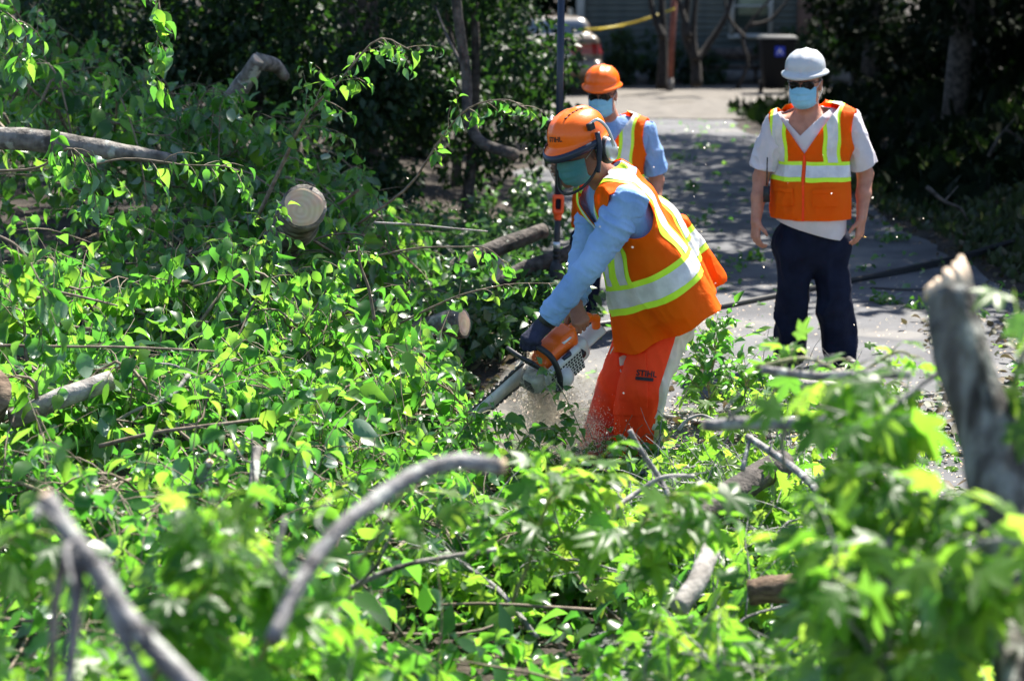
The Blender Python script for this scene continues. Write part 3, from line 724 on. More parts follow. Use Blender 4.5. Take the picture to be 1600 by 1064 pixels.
# added taller trees, crowns out of view placed to shade heap, drive and bank
for i, (x, y, h, lab, cr) in enumerate([
  (-1.6, 19.6, 9.0, 'added tall tree left of the driveway, its unseen crown shading the heap', [((1.4, 15.4, 8.2), (1.9, 1.6, 1.0), 2600), ((.2, 17.0, 8.2), (2.6, 2.2, 1.1), 3600), ((-1.6, 18.5, 8.6), (2.4, 2.0, 1.2), 2000), ((1.9, 19.0, 7.8), (2.0, 2.0, 1.2), 1800)]),
  (11.5, 20.0, 9.5, 'added tall tree out of view at right, its crowns blocking the sun', [((11.2, 20, 6.5), (2.6, 2.6, 2.6), 3000), ((9.2, 17.6, 6.8), (2.2, 2.0, 1.8), 2400), ((7.2, 16.6, 6.2), (1.8, 1.5, 1.4), 2200), ((8.4, 20.2, 6.6), (2.0, 2.0, 1.4), 2400), ((6.6, 20.0, 7.2), (1.8, 1.8, 1.2), 1800), ((10.6, 15.8, 6.2), (2.0, 1.6, 1.5), 2000), ((8.2, 14.9, 6.4), (1.7, 1.3, 1.2), 1600), ((5.4, 18.3, 6.6), (1.5, 1.6, 1.0), 1600)]),
  (11.8, 26.0, 9.5, 'added tall tree out of view at right, its crowns blocking the sun', [((11.6, 26, 6.5), (2.6, 2.8, 2.8), 3000), ((8.6, 24.0, 7.2), (2.4, 2.4, 1.6), 2400), ((5.8, 22.6, 6.8), (2.1, 2.2, 1.1), 4000), ((5.6, 26.4, 6.8), (2.2, 2.4, 1.1), 4000), ((4.9, 19.2, 7.0), (1.6, 1.7, .9), 2600)]),
  (11.6, 32.0, 9.0, 'added tall tree out of view at right, its crowns blocking the sun', [((11.2, 32, 6.5), (2.8, 2.8, 2.8), 3000), ((8.4, 30.0, 7.0), (2.6, 2.4, 1.6), 2600), ((5.4, 30.4, 6.8), (2.0, 2.2, 1.1), 2200), ((9.5, 35.5, 6.8), (3.0, 2.4, 1.6), 2600)])]):
    tree('shade_tree', lab, x, y, h, .2, cr, .20, 'shrub', M['dark'], 'dark trees right of the drive' if i else None)
for i, (x, y) in enumerate([(5.75, 34.2), (7.2, 33.6), (9.0, 34.6), (6.2, 30.2), (8.0, 28.4)]):
    tree('dark_shrub', ['dark shrub at the right corner of the gravel yard', 'dark shrub right of the gravel yard behind the bank', 'dark shrub farthest right behind the bank', 'dark shrub on the bank just short of the gravel yard', 'dark shrub on the bank under the trees'][i], x, y, 2.4, .05, [((x, y, 1.2), (1.0, .9, 1.3), 2600)], .14, 'shrub', M['dark'], 'dark shrubs under the trees at right', cat='shrub')
for i, (x, y, h) in enumerate([(2.35, 44.3, 1.5), (3.3, 44.6, 1.2), (4.2, 44.8, .8), (5.9, 44.6, 1.3), (6.9, 44.0, 1.6)]):
    tree('dark_shrub', ['dark shrub against the left end of the house wall', 'dark shrub against the house wall left of the red post', 'low dark shrub under the house wall', 'dark shrub under the house window', 'dark shrub against the house wall beside the bin'][i], x, y, h, .04, [((x, y, h*.5), (.55, .4, h*.5), 700)], .15, 'shrub', M['shrub'], 'shrubs along the house wall', cat='shrub')
# the wood behind the house and trees: one far mass closing the view
P_, O_ = [], []
for x, y, z, rx, ry, rz, n in [(-14, 34, 2.5, 7, 3, 4.5, 4200), (-6, 30, 2.5, 5, 2.5, 4, 4200), (15, 40, 3, 5, 6, 5, 4200), (12.5, 31, 2.5, 4, 4, 4, 4200), (12, 22, 2.2, 2.4, 4, 3.2, 3200), (-3.5, 47, 2.2, 5, 2, 3.4, 4000), (-12, 26, 2.5, 4, 3, 4, 3200)]:
    p, o = crown_points((x, y, z), (rx, ry, rz), n, 16, .7); P_.append(p); O_.append(o)
P_ = np.concatenate(P_); O_ = np.concatenate(O_); k_ = P_[:, 2] > 0
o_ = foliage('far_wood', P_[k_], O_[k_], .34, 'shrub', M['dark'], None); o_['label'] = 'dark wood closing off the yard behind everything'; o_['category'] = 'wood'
# bank at right: grass, small weeds, dry leaves
def scatter(n, xs, ys, keep=None):
    x = rng.uniform(*xs, n); y = rng.uniform(*ys, n); m = np.ones(n, bool) if keep is None else keep(x, y); x, y = x[m], y[m]
    return np.stack([x, y, ground_z(x, y)], 1)
p = scatter(16000, (3.5, 7.4), (12.6, 24), lambda x, y: x > 3.65+.35*fbm(np.stack([x*0, y, y*0], -1), 1.3, 3, 77)+.3*rng.random(len(x)))
o = unit(rng.normal(0, .5, p.shape)+np.array((0, -.1, 1))); n = len(p)
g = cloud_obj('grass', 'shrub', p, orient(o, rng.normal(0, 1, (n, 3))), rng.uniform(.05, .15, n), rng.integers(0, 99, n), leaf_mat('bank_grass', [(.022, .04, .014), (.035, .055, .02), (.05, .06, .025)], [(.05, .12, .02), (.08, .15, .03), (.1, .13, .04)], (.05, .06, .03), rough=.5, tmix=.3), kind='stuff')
g.scale = (1, 1, 1); tag(g, 'rough grass and weeds covering the shaded bank at right', 'grass')
p = scatter(9000, (3.9, 13), (19, 36)); o = unit(rng.normal(0, .6, p.shape)+np.array((0, -.2, .8))); n = len(p)
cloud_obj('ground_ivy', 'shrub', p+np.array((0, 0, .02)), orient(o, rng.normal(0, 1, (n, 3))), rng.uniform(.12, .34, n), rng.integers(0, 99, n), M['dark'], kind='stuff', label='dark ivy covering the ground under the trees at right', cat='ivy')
def litter(name, p, size, label, m, up=.05, kind='leaf'):
    n = len(p); p = p+np.array((0, 0, 1))*rng.uniform(.012, up, (n, 1)); a = unit(rng.normal(0, 1, (n, 3))*np.array((1, 1, .25)))
    return tag(cloud_obj(name, kind, p, orient(a, np.array((0, 0, 1.))+rng.normal(0, .35, (n, 3))), size*rng.uniform(.5, 1.3, n), rng.integers(0, 999, n), m, kind='stuff'), label, 'leaf litter')
litter('leaf_litter', scatter(5200, (3.3, 8), (12, 26), lambda x, y: rng.random(len(x)) < .25+.75*(x > 3.7)), .085, 'dry leaves lying on the bank at right', M['litter'])
litter('leaf_litter', np.vstack([scatter(2600, (-3.5, .3), (9.5, 17)), scatter(1500, (-.6, 3.6), (6.6, 11.0)), scatter(900, (2.5, 4.5), (8, 13))]), .09, 'dry leaves and scraps on the soil round the logs', M['litter'])
litter('fallen_leaves', np.vstack([scatter(420, (.2, 3.6), (10.0, 20)), scatter(260, (.2, 3.7), (20, 33)), scatter(900, (-1.0, 3.4), (7.4, 10.6), lambda x, y: rng.random(len(x)) < sstep(10.8, 8.5, y))]), .10, 'torn green leaves scattered over the driveway', M['leaf'])
# weedy tufts growing through the drive
P_, O_ = [], []
for px, py in [(1160, 412), (1385, 378), (1440, 490), (1390, 480), (1140, 420), (1060, 250), (1070, 300), (1030, 320), (1100, 235), (1180, 165), (1210, 172), (1150, 180), (1080, 355), (1050, 410), (1500, 500), (1545, 470)]:
    q = ground(px, py); p, o = crown_points((q[0], q[1], .03+float(ground_z(q[0], q[1]))), (.22, .18, .05), 70, 5); P_.append(p); O_.append(o)
o_ = foliage('weeds', np.concatenate(P_), np.concatenate(O_), .06, 'shrub', M['ivy'], None); tag(o_, 'small weeds growing through the worn driveway', 'weeds')
# wood chips and grit lying about
n = 5000; p = np.vstack([scatter(1800, (.0, 3.7), (9.0, 15)), scatter(n, (-.9, 2.6), (8.2, 10.6))]); n = len(p)
cloud_obj('wood_chips', 'shrub', p+np.array((0, 0, .018)), orient(rng.normal(0, 1, (n, 3))*np.array((1, 1, .2)), np.array((0, 0, 1.))+rng.normal(0, .3, (n, 3))), rng.uniform(.008, .03, n), rng.integers(0, 99, n), M['cutwood'], kind='stuff', label='pale wood chips scattered on the ground round the operator', cat='wood chips')
# dead twigs on the bank
for lab, pts in [('pale dead twig lying high on the bank at the right edge', [(1545, 245), (1568, 205), (1590, 215), (1612, 232)]), ('thin dead twig lying low on the grassy bank', [(1448, 292), (1475, 315), (1500, 325), (1512, 345)])]:
    Yb = 19.5 if 'high' in lab else 16.5
    t = empty('dead_twig', at(*pts[1], Yb), lab, 'twig'); b_ = MB(); b_.tube(smooth_path([at(x, y, Yb) for x, y in pts], 10), np.linspace(.02, .008, 10), 6); b_.tube(smooth_path([at(*pts[1], Yb), at(pts[1][0]+22, pts[1][1]-24, Yb+.1)], 5), np.linspace(.012, .005, 5), 5); b_.obj('stem', M['bark_dark'], t)
# ================================================================== THE FELLED BRUSH
TPX = np.array([-500, 0, 200, 400, 550, 680, 760, 900, 1050, 1200, 1400, 1600, 2100.])
TY = np.array([3.2, 4, 5, 6, 7, 8, 9, 10, 11, 12, 13, 14.5])
TZ = np.array([[.70, .72, .74, .72, .70, .68, .68, .68, .66, .66, .68, .72, .7],
               [.66, .70, .72, .68, .64, .60, .60, .60, .58, .56, .60, .66, .66],
               [.60, .62, .62, .60, .55, .52, .52, .54, .50, .48, .50, .55, .55],
               [.55, .54, .54, .48, .42, .40, .40, .40, .36, .30, .32, .38, .4],
               [.52, .48, .46, .42, .36, .31, .29, .29, .33, .30, .24, .22, .25],
               [.58, .54, .52, .46, .38, .28, .20, .14, .16, .15, .10, .06, .1],
               [.75, .70, .68, .64, .56, .42, .17, .05, .07, .09, .08, .05, .0],
               [1.0, .98, .96, .90, .78, .46, .06, .0, .0, .06, .06, .0, .0],
               [1.40, 1.36, 1.30, 1.12, .90, .36, .03, .0, .0, .0, .0, .0, .0],
               [1.95, 1.90, 1.72, 1.35, .95, .36, .0, .0, .0, .0, .0, .0, .0],
               [2.35, 2.3, 1.95, 1.40, .95, .38, .0, .0, .0, .0, .0, .0, .0],
               [2.6, 2.5, 1.95, 1.35, .85, .34, .0, .0, .0, .0, .0, .0, .0]])
def heap_z(x, y):
    x = np.asarray(x, float); y = np.asarray(y, float)
    u = 800+FPX*x/np.maximum(y, .5); i = np.clip(np.searchsorted(TPX, u)-1, 0, len(TPX)-2); j = np.clip(np.searchsorted(TY, y)-1, 0, len(TY)-2)
    f = np.clip((u-TPX[i])/(TPX[i+1]-TPX[i]), 0, 1); g = np.clip((y-TY[j])/(TY[j+1]-TY[j]), 0, 1)
    z = (TZ[j, i]*(1-f)+TZ[j, i+1]*f)*(1-g)+(TZ[j+1, i]*(1-f)+TZ[j+1, i+1]*f)*g
    q = np.stack([x, y, np.zeros_like(x)], -1); lump = .56+.80*vnoise(q, 1.5, 71)+.30*(vnoise(q, 3.6, 72)-.5)
    return z*lump*sstep(2.2, 3.1, y)*sstep(16, 14.4, y)
def below(extra):
    """leaves stay within a little of the heap's own surface"""
    def f(p, sz):
        e = extra*(.2+2.3*vnoise(p*np.array((1, 1, 0)), 3.1, 41)**1.5)
        return (p[:, 2] < heap_z(p[:, 0], p[:, 1])+e) & (p[:, 2] > .01) & (p[:, 1] > 3.1)
    return f
LAND = [('the round cut log end', 472, 325), ('the lichened dead trunk', 130, 230), ('the grey broken stub', 395, 125), ('the smooth grey log', 110, 620), ('the long thin brown stick', 330, 665),
 ('the thick curved grey branch', 600, 790), ('the blurred forked grey branch', 150, 900), ('the chainsaw bar', 760, 640), ('the short pale cut log', 695, 512), ('the operator chaps', 975, 690), ('the dark grey log', 1180, 750),
 ('the pale half buried log', 1085, 905), ('the rotten brown log', 1260, 900), ('the broken trunk', 1540, 700), ('the horizontal grey branch', 1240, 657), ('the forked pale stick', 1000, 775), ('the straight thin twig', 160, 541),
 ('the thin grey stick', 620, 900), ('the upright brown shoot', 565, 440), ('the left edge', 0, 420), ('the dark bare stem', 398, 750), ('the bottom edge', 800, 1064), ('the lower right corner', 1560, 1040)]
LCNT = {}
def place_label(b_, what):
    x, y, d = proj(np.asarray(b_.mid)); x = float(x); y = float(y)
    n_, lx, ly = min(LAND, key=lambda q: math.hypot(q[1]-x, q[2]-y)); r = math.hypot(lx-x, ly-y); a = math.degrees(math.atan2(ly-y, x-lx))
    dr = ['right of', 'up and right of', 'above', 'up and left of', 'left of', 'down and left of', 'below', 'down and right of'][int(((a+22.5) % 360)//45)]
    lab = '%s %s %s %s' % (what, 'just' if r < 85 else 'well', dr, n_); LCNT.setdefault(lab, []).append((x, b_)); b_.label = lab
def settle_labels():
    """branches that share a place are told apart from left to right"""
    for lab, l in LCNT.items():
        l.sort(key=lambda q: q[0]); n = len(l)
        if n == 1: continue
        od = {2: ['left', 'right'], 3: ['leftmost', 'middle', 'rightmost']}.get(n) or ['leftmost']+[(['second', 'third', 'fourth', 'fifth', 'sixth', 'seventh', 'eighth', 'ninth', 'tenth', 'eleventh', 'twelfth']+['next']*60)[i] for i in range(n-2)]+['rightmost']
        for (x, b_), o in zip(l, od): b_.label = (o+' '+lab) if n < 4 or o in ('leftmost', 'rightmost') else (o+' from left '+lab)
zones = [  # px range, Y range, count, species, leaf size, twigs, label, group
 ((-60, 700), (10.0, 14.3), 74, 'leaf', .142, 'leafy branch', 'branches of the high bank at upper left'),
 ((-60, 720), (7.2, 10.2), 54, 'leaf', .145, 'leafy branch', 'branches in the middle of the heap left of the saw'),
 ((560, 960), (6.6, 8.7), 22, 'ivy', .066, 'vine branch', 'vine branches under the saw'),
 ((-60, 700), (4.6, 7.2), 36, 'leaf', .125, 'leafy branch', 'branches at the lower left front'),
 ((640, 1300), (4.6, 7.4), 30, 'star', .105, 'sweetgum branch', 'sweetgum branches at the front centre'),
 ((950, 1330), (6.4, 8.5), 30, 'star', .10, 'sweetgum branch', 'sweetgum branches beside the grey log'),
 ((1030, 1470), (8.4, 10.4), 20, 'star', .10, 'sweetgum branch', 'low sweetgum branches by the driveway edge'),
 ((-60, 1650), (3.4, 4.7), 22, 'star', .105, 'blurred sweetgum branch', 'nearest blurred sweetgum branches'),
]
for (u0, u1), (y0, y1), cnt, kind, size, lab, grp in zones:
    for i in range(cnt):
        y = math.sqrt(rng.uniform(y0*y0, y1*y1)); u = rng.uniform(u0, u1); x = (u-800)/FPX*y
        z = float(heap_z(x, y))
        if float(vnoise(np.array((x, y, 0.)), 1.5, 71)) < (.30 if y < 9.8 else .12) and rng.random() < .75: continue
        if z < .05: z = .05
        B_ = Branch('leafy_branch', lab, 'branch', grp, kind, M['twig'] if kind != 'star' else M['bark_grey'])
        ln = rng.uniform(.55, 1.05); a = rng.uniform(0, 2*math.pi)
        d = np.array((math.cos(a), math.sin(a)*.8, 0)); s0 = np.array((x, y, 0))-d*ln*.5
        pts = []
        for k in range(5):
            q = s0+d*ln*k/4+rng.normal(0, .04, 3); q[2] = max(.03, float(heap_z(q[0], q[1]))*rng.uniform(.72, .95)-.10+.10*math.sin(k/4*math.pi)+.04*(k > 2)); pts.append(q)
        sp = B_.stem(np.array(pts), rng.uniform(.006, .013), .003, 12, 5)
        B_.spray(sp, 10 if kind != 'ivy' else 12, .36 if kind != 'ivy' else .30, size, .040 if kind != 'star' else .042, droop=.55, hang=1.35, t0=.05, upb=.5, jit=.6)
        B_.mid = sp[6]; place_label(B_, lab)
        B_.done(below(.16))

settle_labels()
# ------------------------------------------------------------------ leafy branches one can point at
def hero(name, label, pts, r0, r1, kind, size, twigs, tl, bark, step=.032, hang=.9, t0=.15, droop=.6, cat='branch', upb=.1, keep=None, own=True, n=18):
    B_ = Branch(name, label, cat, None, kind, bark); p = B_.stem([at(*q) for q in pts], r0, r1, n, 7)
    if twigs: B_.spray(p, twigs, tl, size, step, droop, .0028, hang, t0, 1.0, upb=upb)
    if own: B_.leaves(p[int(len(p)*t0):], size, step*1.4, hang)
    return B_.done(keep)
hero('leafy_branch', 'arching leafy branch standing highest against the dark shrubs at centre', [(400, 345, 10.4), (440, 260, 10.4), (480, 180, 10.3), (530, 128, 10.2), (590, 62, 10.2), (640, 78, 10.1)], .012, .003, 'leaf', .085, 15, .24, M['twig'], hang=1.2, t0=.28)
hero('leafy_branch', 'long arching leafy twig ending beside the operator orange helmet', [(560, 350, 10.6), (640, 290, 10.5), (690, 215, 10.4), (735, 168, 10.3), (790, 156, 10.2), (825, 172, 10.1)], .008, .002, 'leaf', .088, 8, .16, M['twig'], hang=1.3, t0=.3, step=.045)
hero('leafy_branch', 'slim leafy twig reaching across to the operator forearm', [(625, 505, 9.3), (680, 478, 9.25), (730, 458, 9.2), (800, 444, 9.2), (868, 443, 9.15)], .0065, .002, 'leaf', .066, 6, .09, M['twig'], hang=1.0, t0=.25, step=.05)
hero('leafy_branch', 'leafy twig with drooping tip left of the slim pole', [(590, 400, 9.9), (650, 388, 9.8), (720, 386, 9.7), (760, 388, 9.6), (790, 412, 9.6)], .006, .002, 'leaf', .088, 5, .12, M['twig'], hang=1.4, t0=.4, step=.045)
hero('leafy_branch', 'spray of bright leaves hanging down at the top left', [(180, -60, 9.6), (235, -30, 9.5), (250, 20, 9.5), (245, 70, 9.5), (240, 125, 9.5)], .007, .002, 'leaf', .10, 8, .14, M['twig'], hang=1.6, t0=.2)
hero('leafy_branch', 'spray of leaves in the top left corner', [(-60, 10, 9.3), (0, 15, 9.3), (40, 55, 9.3), (25, 100, 9.3)], .006, .002, 'leaf', .10, 7, .16, M['twig'], hang=1.4, t0=.2)
hero('leafy_branch', 'drooping leaf spray in front of the dead trunk at left', [(-20, 268, 9.2), (60, 262, 9.2), (110, 232, 9.1), (140, 270, 9.1), (150, 320, 9.1)], .007, .002, 'leaf', .10, 8, .16, M['twig'], hang=1.5, t0=.3)
hero('leafy_branch', 'drooping leafy twig crossing below the dead trunk', [(130, 262, 9.5), (200, 248, 9.5), (290, 258, 9.5), (360, 262, 9.5), (378, 290, 9.5)], .006, .002, 'leaf', .095, 9, .16, M['twig'], hang=1.6, t0=.3, step=.045)
hero('leafy_branch', 'bright broad leaved spray at the left edge halfway up', [(-60, 360, 7.2), (0, 370, 7.2), (40, 400, 7.2), (70, 470, 7.2), (60, 540, 7.2)], .007, .002, 'leaf', .11, 9, .16, M['twig'], hang=1.4, t0=.2)
hero('leafy_branch', 'upright leafy shoot leaning over the cut log end', [(470, 520, 9.0), (500, 470, 9.0), (530, 420, 9.0), (545, 385, 9.0)], .007, .003, 'leaf', .085, 9, .16, M['twig'], hang=.9, t0=.2)
hero('sapling', 'bright upright weed growing right behind the operator chaps', [(1110, 640, 9.7), (1108, 600, 9.75), (1118, 555, 9.8), (1115, 528, 9.8)], .006, .003, 'leaf', .10, 16, .28, M['twig_green'], hang=.1, t0=.05, step=.028, upb=.7, droop=.25, cat='plant')
hero('sapling', 'small upright weed beside the driveway edge behind the chaps', [(1160, 640, 9.5), (1165, 600, 9.5), (1160, 570, 9.5)], .005, .003, 'leaf', .09, 10, .2, M['twig_green'], hang=.1, t0=.05, step=.03, upb=.7, droop=.25, cat='plant')
hero('leafy_branch', 'leaf spray hanging over the lower left of the cut log end', [(370, 430, 9.7), (400, 380, 9.75), (425, 345, 9.75), (445, 325, 9.75)], .006, .002, 'leaf', .09, 6, .13, M['twig'], hang=1.0, t0=.1)
0 and hero('leafy_branch', 'leaf spray rising under the cut log end', [(520, 430, 9.6), (495, 395, 9.65), (470, 372, 9.65), (440, 362, 9.65)], .006, .002, 'leaf', .09, 10, .15, M['twig'], hang=.9, t0=.1)
# sweetgum foreground
hero('sweetgum_branch', 'upright sweetgum twig with one bright star leaf before the navy trousers', [(1195, 640, 5.6), (1215, 600, 5.6), (1228, 570, 5.6), (1240, 545, 5.6)], .005, .003, 'star', .10, 2, .08, M['twig_green'], hang=.2, t0=.55, step=.06)
hero('sweetgum_branch', 'sweetgum twig of pale curled leaves at the standing man feet', [(1180, 575, 5.4), (1260, 560, 5.4), (1330, 585, 5.4), (1400, 550, 5.4), (1430, 560, 5.4)], .007, .003, 'star', .085, 5, .08, M['twig_green'], hang=.7, t0=.1, step=.06)
hero('sweetgum_branch', 'large dark sweetgum spray hanging beside the broken stump', [(1500, 560, 4.35), (1440, 600, 4.3), (1390, 640, 4.25), (1330, 690, 4.2), (1300, 740, 4.2)], .008, .003, 'star', .125, 8, .20, M['bark_grey'], hang=.9, t0=.1)
hero('sweetgum_branch', 'dense sweetgum spray at the foot of the broken stump', [(1560, 820, 4.2), (1480, 780, 4.2), (1420, 800, 4.15), (1370, 880, 4.1), (1360, 980, 4.1)], .009, .003, 'star', .12, 12, .24, M['bark_grey'], hang=.8, t0=.1)
hero('sweetgum_branch', 'sweetgum spray filling the lower right corner', [(1640, 1000, 3.9), (1560, 960, 3.9), (1480, 960, 3.9), (1410, 1010, 3.85), (1380, 1090, 3.8)], .009, .003, 'star', .12, 12, .24, M['bark_grey'], hang=.8, t0=.1)
hero('sweetgum_branch', 'blurred sweetgum leaves at the right edge beside the stump top', [(1660, 560, 4.0), (1610, 540, 4.0), (1585, 590, 4.0), (1570, 680, 4.0), (1590, 760, 4.0)], .007, .003, 'star', .11, 6, .14, M['bark_grey'], hang=1.0, t0=.1)
hero('sweetgum_branch', 'large blurred sweetgum spray crossing low in front of the broken stump', [(1650, 900, 3.55), (1590, 850, 3.55), (1530, 850, 3.55), (1480, 900, 3.5)], .007, .003, 'star', .125, 8, .17, M['bark_grey'], hang=.8, t0=.1)
hero('sweetgum_branch', 'large blurred sweetgum spray left of the upright twig at lower right', [(1400, 1080, 3.75), (1350, 1000, 3.75), (1300, 930, 3.75), (1310, 850, 3.75)], .007, .003, 'star', .12, 9, .18, M['bark_grey'], hang=.7, t0=.1)
hero('sweetgum_branch', 'bright sweetgum spray right of the curved grey branch tip', [(800, 940, 5.3), (830, 870, 5.3), (850, 800, 5.3), (880, 750, 5.3), (930, 740, 5.3)], .007, .003, 'star', .115, 11, .2, M['twig_green'], hang=.3, t0=.15, upb=.35)
hero('sweetgum_branch', 'bright sweetgum spray in front of the forked stick', [(1010, 900, 5.0), (1000, 840, 5.0), (1020, 790, 5.0), (1060, 770, 5.0)], .007, .003, 'star', .115, 9, .2, M['twig_green'], hang=.4, t0=.15, upb=.3)
hero('sweetgum_branch', 'blurred sweetgum leaves behind the curved grey branch', [(560, 880, 4.5), (600, 820, 4.5), (620, 780, 4.5), (650, 760, 4.5)], .005, .002, 'star', .10, 3, .10, M['twig_green'], hang=.4, t0=.3, step=.06)
hero('sweetgum_branch', 'blurred pale sweetgum spray right of the forked grey branch', [(240, 1060, 4.0), (290, 960, 4.0), (330, 880, 4.0), (300, 810, 4.0)], .007, .003, 'star', .10, 13, .22, M['twig_green'], hang=.7, t0=.1)
hero('sweetgum_branch', 'blurred pale sweetgum spray left of the curved grey branch', [(380, 1080, 4.1), (420, 1000, 4.1), (440, 910, 4.1), (400, 850, 4.1)], .007, .003, 'star', .10, 12, .22, M['twig_green'], hang=.7, t0=.1)
hero('sweetgum_branch', 'blurred leaf spray at the left edge above the bottom corner', [(-60, 900, 4.3), (-10, 860, 4.3), (40, 830, 4.3), (80, 850, 4.3)], .007, .003, 'star', .10, 8, .18, M['twig_green'], hang=.7, t0=.1)

# ------------------------------------------------------------------ bare wood: logs, stubs, sticks
def log(name, label, pts, r, bark, cat='log', rough=.10, sides=16, n=20, cut0=False, cut1=False, group=None, kids=(), jag=0):
    P_ = [np.asarray(p, float) for p in pts]; pth = smooth_path(P_, n); rad = np.interp(np.linspace(0, 1, n), np.linspace(0, 1, len(r)), r) if hasattr(r, '__len__') else np.full(n, r)
    wob = np.stack([fbm(pth, 3.5, 3, 61+k) for k in range(3)], 1)*rad[:, None]*(3.2 if rad.max() < .03 else .8); pth = pth+wob*np.sin(np.linspace(0, math.pi, n))[:, None]
    e = empty(name, pth[0], label, cat, group)
    b_ = MB(); b_.tube(pth, rad, sides, rough=rough, seed=int(abs(pth[0][0])*97) % 50); b_.obj('bark' if rad.max() > .03 else 'stem', bark, e)
    for on, i, sg in ((cut0, 0, -1), (cut1, -1, 1)):
        if on:
            T = unit(pth[i]-pth[i+1] if i == 0 else pth[-1]-pth[-2]); R = frame(T); rr = rad[i]*.93; ng, na = 5, 28; V = [pth[i]+T*(.004+.006*rng.random())]; F = []
            for g_ in range(1, ng+1):
                for a in range(na):
                    th = a/na*2*math.pi; q = R@np.array((math.cos(th), math.sin(th), 0))*rr*g_/ng*(1+.05*math.sin(3*th+1)+.03*math.sin(5*th)); V.append(pth[i]+q+T*(.006 if g_ < ng else -.004))
            for a in range(na):
                F.append((0, 1+a, 1+(a+1) % na))
                for g_ in range(ng-1): F.append((1+g_*na+a, 1+(g_+1)*na+a, 1+(g_+1)*na+(a+1) % na, 1+g_*na+(a+1) % na))
            obj('cut_face', V, F, M['cut_rings'](pth[i], T), e, smooth=False)
    for kp, kr in kids:
        b_ = MB(); q = smooth_path(kp, 10); b_.tube(q, np.linspace(kr, kr*.55, 10), 7, rough=.12, seed=4); b_.obj('side_branch', bark, e)
    return e
def cut_rings(c, T):
    """sawn wood with growth rings about the log's own axis"""
    m, N, L, bs = nt('sawn_end'); R = frame(T); tc = N.new('ShaderNodeTexCoord'); s = N.new('ShaderNodeVectorMath'); s.operation = 'SUBTRACT'; s.inputs[1].default_value = tuple(c); L.new(tc.outputs['Object'], s.inputs[0])
    ns = N.new('ShaderNodeTexNoise'); ns.inputs['Scale'].default_value = 9; L.new(tc.outputs['Object'], ns.inputs[0]); sc = N.new('ShaderNodeVectorMath'); sc.operation = 'SCALE'; sc.inputs[3].default_value = .03; L.new(ns.outputs[1], sc.inputs[0])
    ad = N.new('ShaderNodeVectorMath'); ad.operation = 'ADD'; L.new(s.outputs[0], ad.inputs[0]); L.new(sc.outputs[0], ad.inputs[1])
    ln = N.new('ShaderNodeVectorMath'); ln.operation = 'LENGTH'; L.new(ad.outputs[0], ln.inputs[0])
    mu = N.new('ShaderNodeMath'); mu.operation = 'MULTIPLY'; mu.inputs[1].default_value = 230; L.new(ln.outputs[1], mu.inputs[0]); si = N.new('ShaderNodeMath'); si.operation = 'SINE'; L.new(mu.outputs[0], si.inputs[0])
    r = N.new('ShaderNodeValToRGB'); r.color_ramp.elements[0].color = (.56, .37, .235, 1); r.color_ramp.elements[1].color = (.62, .43, .285, 1); mr = N.new('ShaderNodeMapRange'); mr.inputs[1].default_value = -1; L.new(si.outputs[0], mr.inputs[0]); L.new(mr.outputs[0], r.inputs[0])
    n2 = N.new('ShaderNodeTexNoise'); n2.inputs['Scale'].default_value = 14; n2.inputs['Detail'].default_value = 6; L.new(tc.outputs['Object'], n2.inputs[0]); mx = N.new('ShaderNodeMix'); mx.data_type = 'RGBA'; mx.blend_type = 'MULTIPLY'; mx.inputs[0].default_value = .55
    L.new(r.outputs[0], mx.inputs[6]); L.new(n2.outputs[1], mx.inputs[7]); hs = N.new('ShaderNodeHueSaturation'); hs.inputs['Saturation'].default_value = .9; hs.inputs['Value'].default_value = 1.45; L.new(mx.outputs[2], hs.inputs['Color']); L.new(hs.outputs[0], bs.inputs['Base Color']); bs.inputs['Roughness'].default_value = .75
    return m
M['cut_rings'] = cut_rings
c = at(475, 323, 10.0)
log('log', 'log with a round freshly cut end facing us in the heap at left', [c, c+np.array((-.10, .48, -.13)), c+np.array((-.24, 1.1, -.32))], .116, M['bark'], cut0=True, rough=.06)
log('log', 'grey lichened dead trunk lying across the upper left', [at(-80, 214, 11.0), at(60, 220, 10.9), at(150, 232, 10.8), at(275, 250, 10.8)], [.066, .064, .055, .03], M['bark'], rough=.14)
log('log', 'grey broken stub standing up out of the heap before the dark shrubs', [at(340, 175, 12.5), at(370, 148, 12.5), at(405, 92, 12.4)], [.066, .062, .050], M['bark'], cut1=True, kids=[([at(403, 97, 12.4), at(428, 102, 12.6), at(446, 122, 12.7)], .06)])
log('log', 'short pale cut log lying in the shade left of the saw', [at(725, 505, 10.7), at(700, 512, 10.75), at(655, 522, 10.9)], .082, M['bark'], cut0=True, rough=.08)
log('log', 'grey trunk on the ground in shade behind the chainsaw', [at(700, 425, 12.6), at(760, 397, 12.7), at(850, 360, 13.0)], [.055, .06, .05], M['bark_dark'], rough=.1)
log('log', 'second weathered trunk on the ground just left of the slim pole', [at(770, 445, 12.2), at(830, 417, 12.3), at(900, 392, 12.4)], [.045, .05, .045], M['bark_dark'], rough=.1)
log('log', 'pale thin limb on the ground arching left of the slim pole', [at(768, 440, 11.4), at(782, 425, 11.4), at(782, 405, 11.4)], [.024, .022, .02], M['bark_pale'])
log('log', 'smooth grey log poking out of the leaves at the left', [at(20, 655, 7.8), at(95, 622, 7.8), at(175, 594, 7.9)], [.040, .042, .040], M['bark_pale'], rough=.05)
log('log', 'large brown barked log poking in at the left edge of the picture', [at(-20, 610, 7.6), at(-60, 640, 7.9), at(-150, 660, 8.5)], [.10, .13, .13], mat('brown_bark', (.07, .045, .03), (.26, .19, .14), 16, .9, .014, 40, stretch=(.5, 1, 1)), rough=.16)
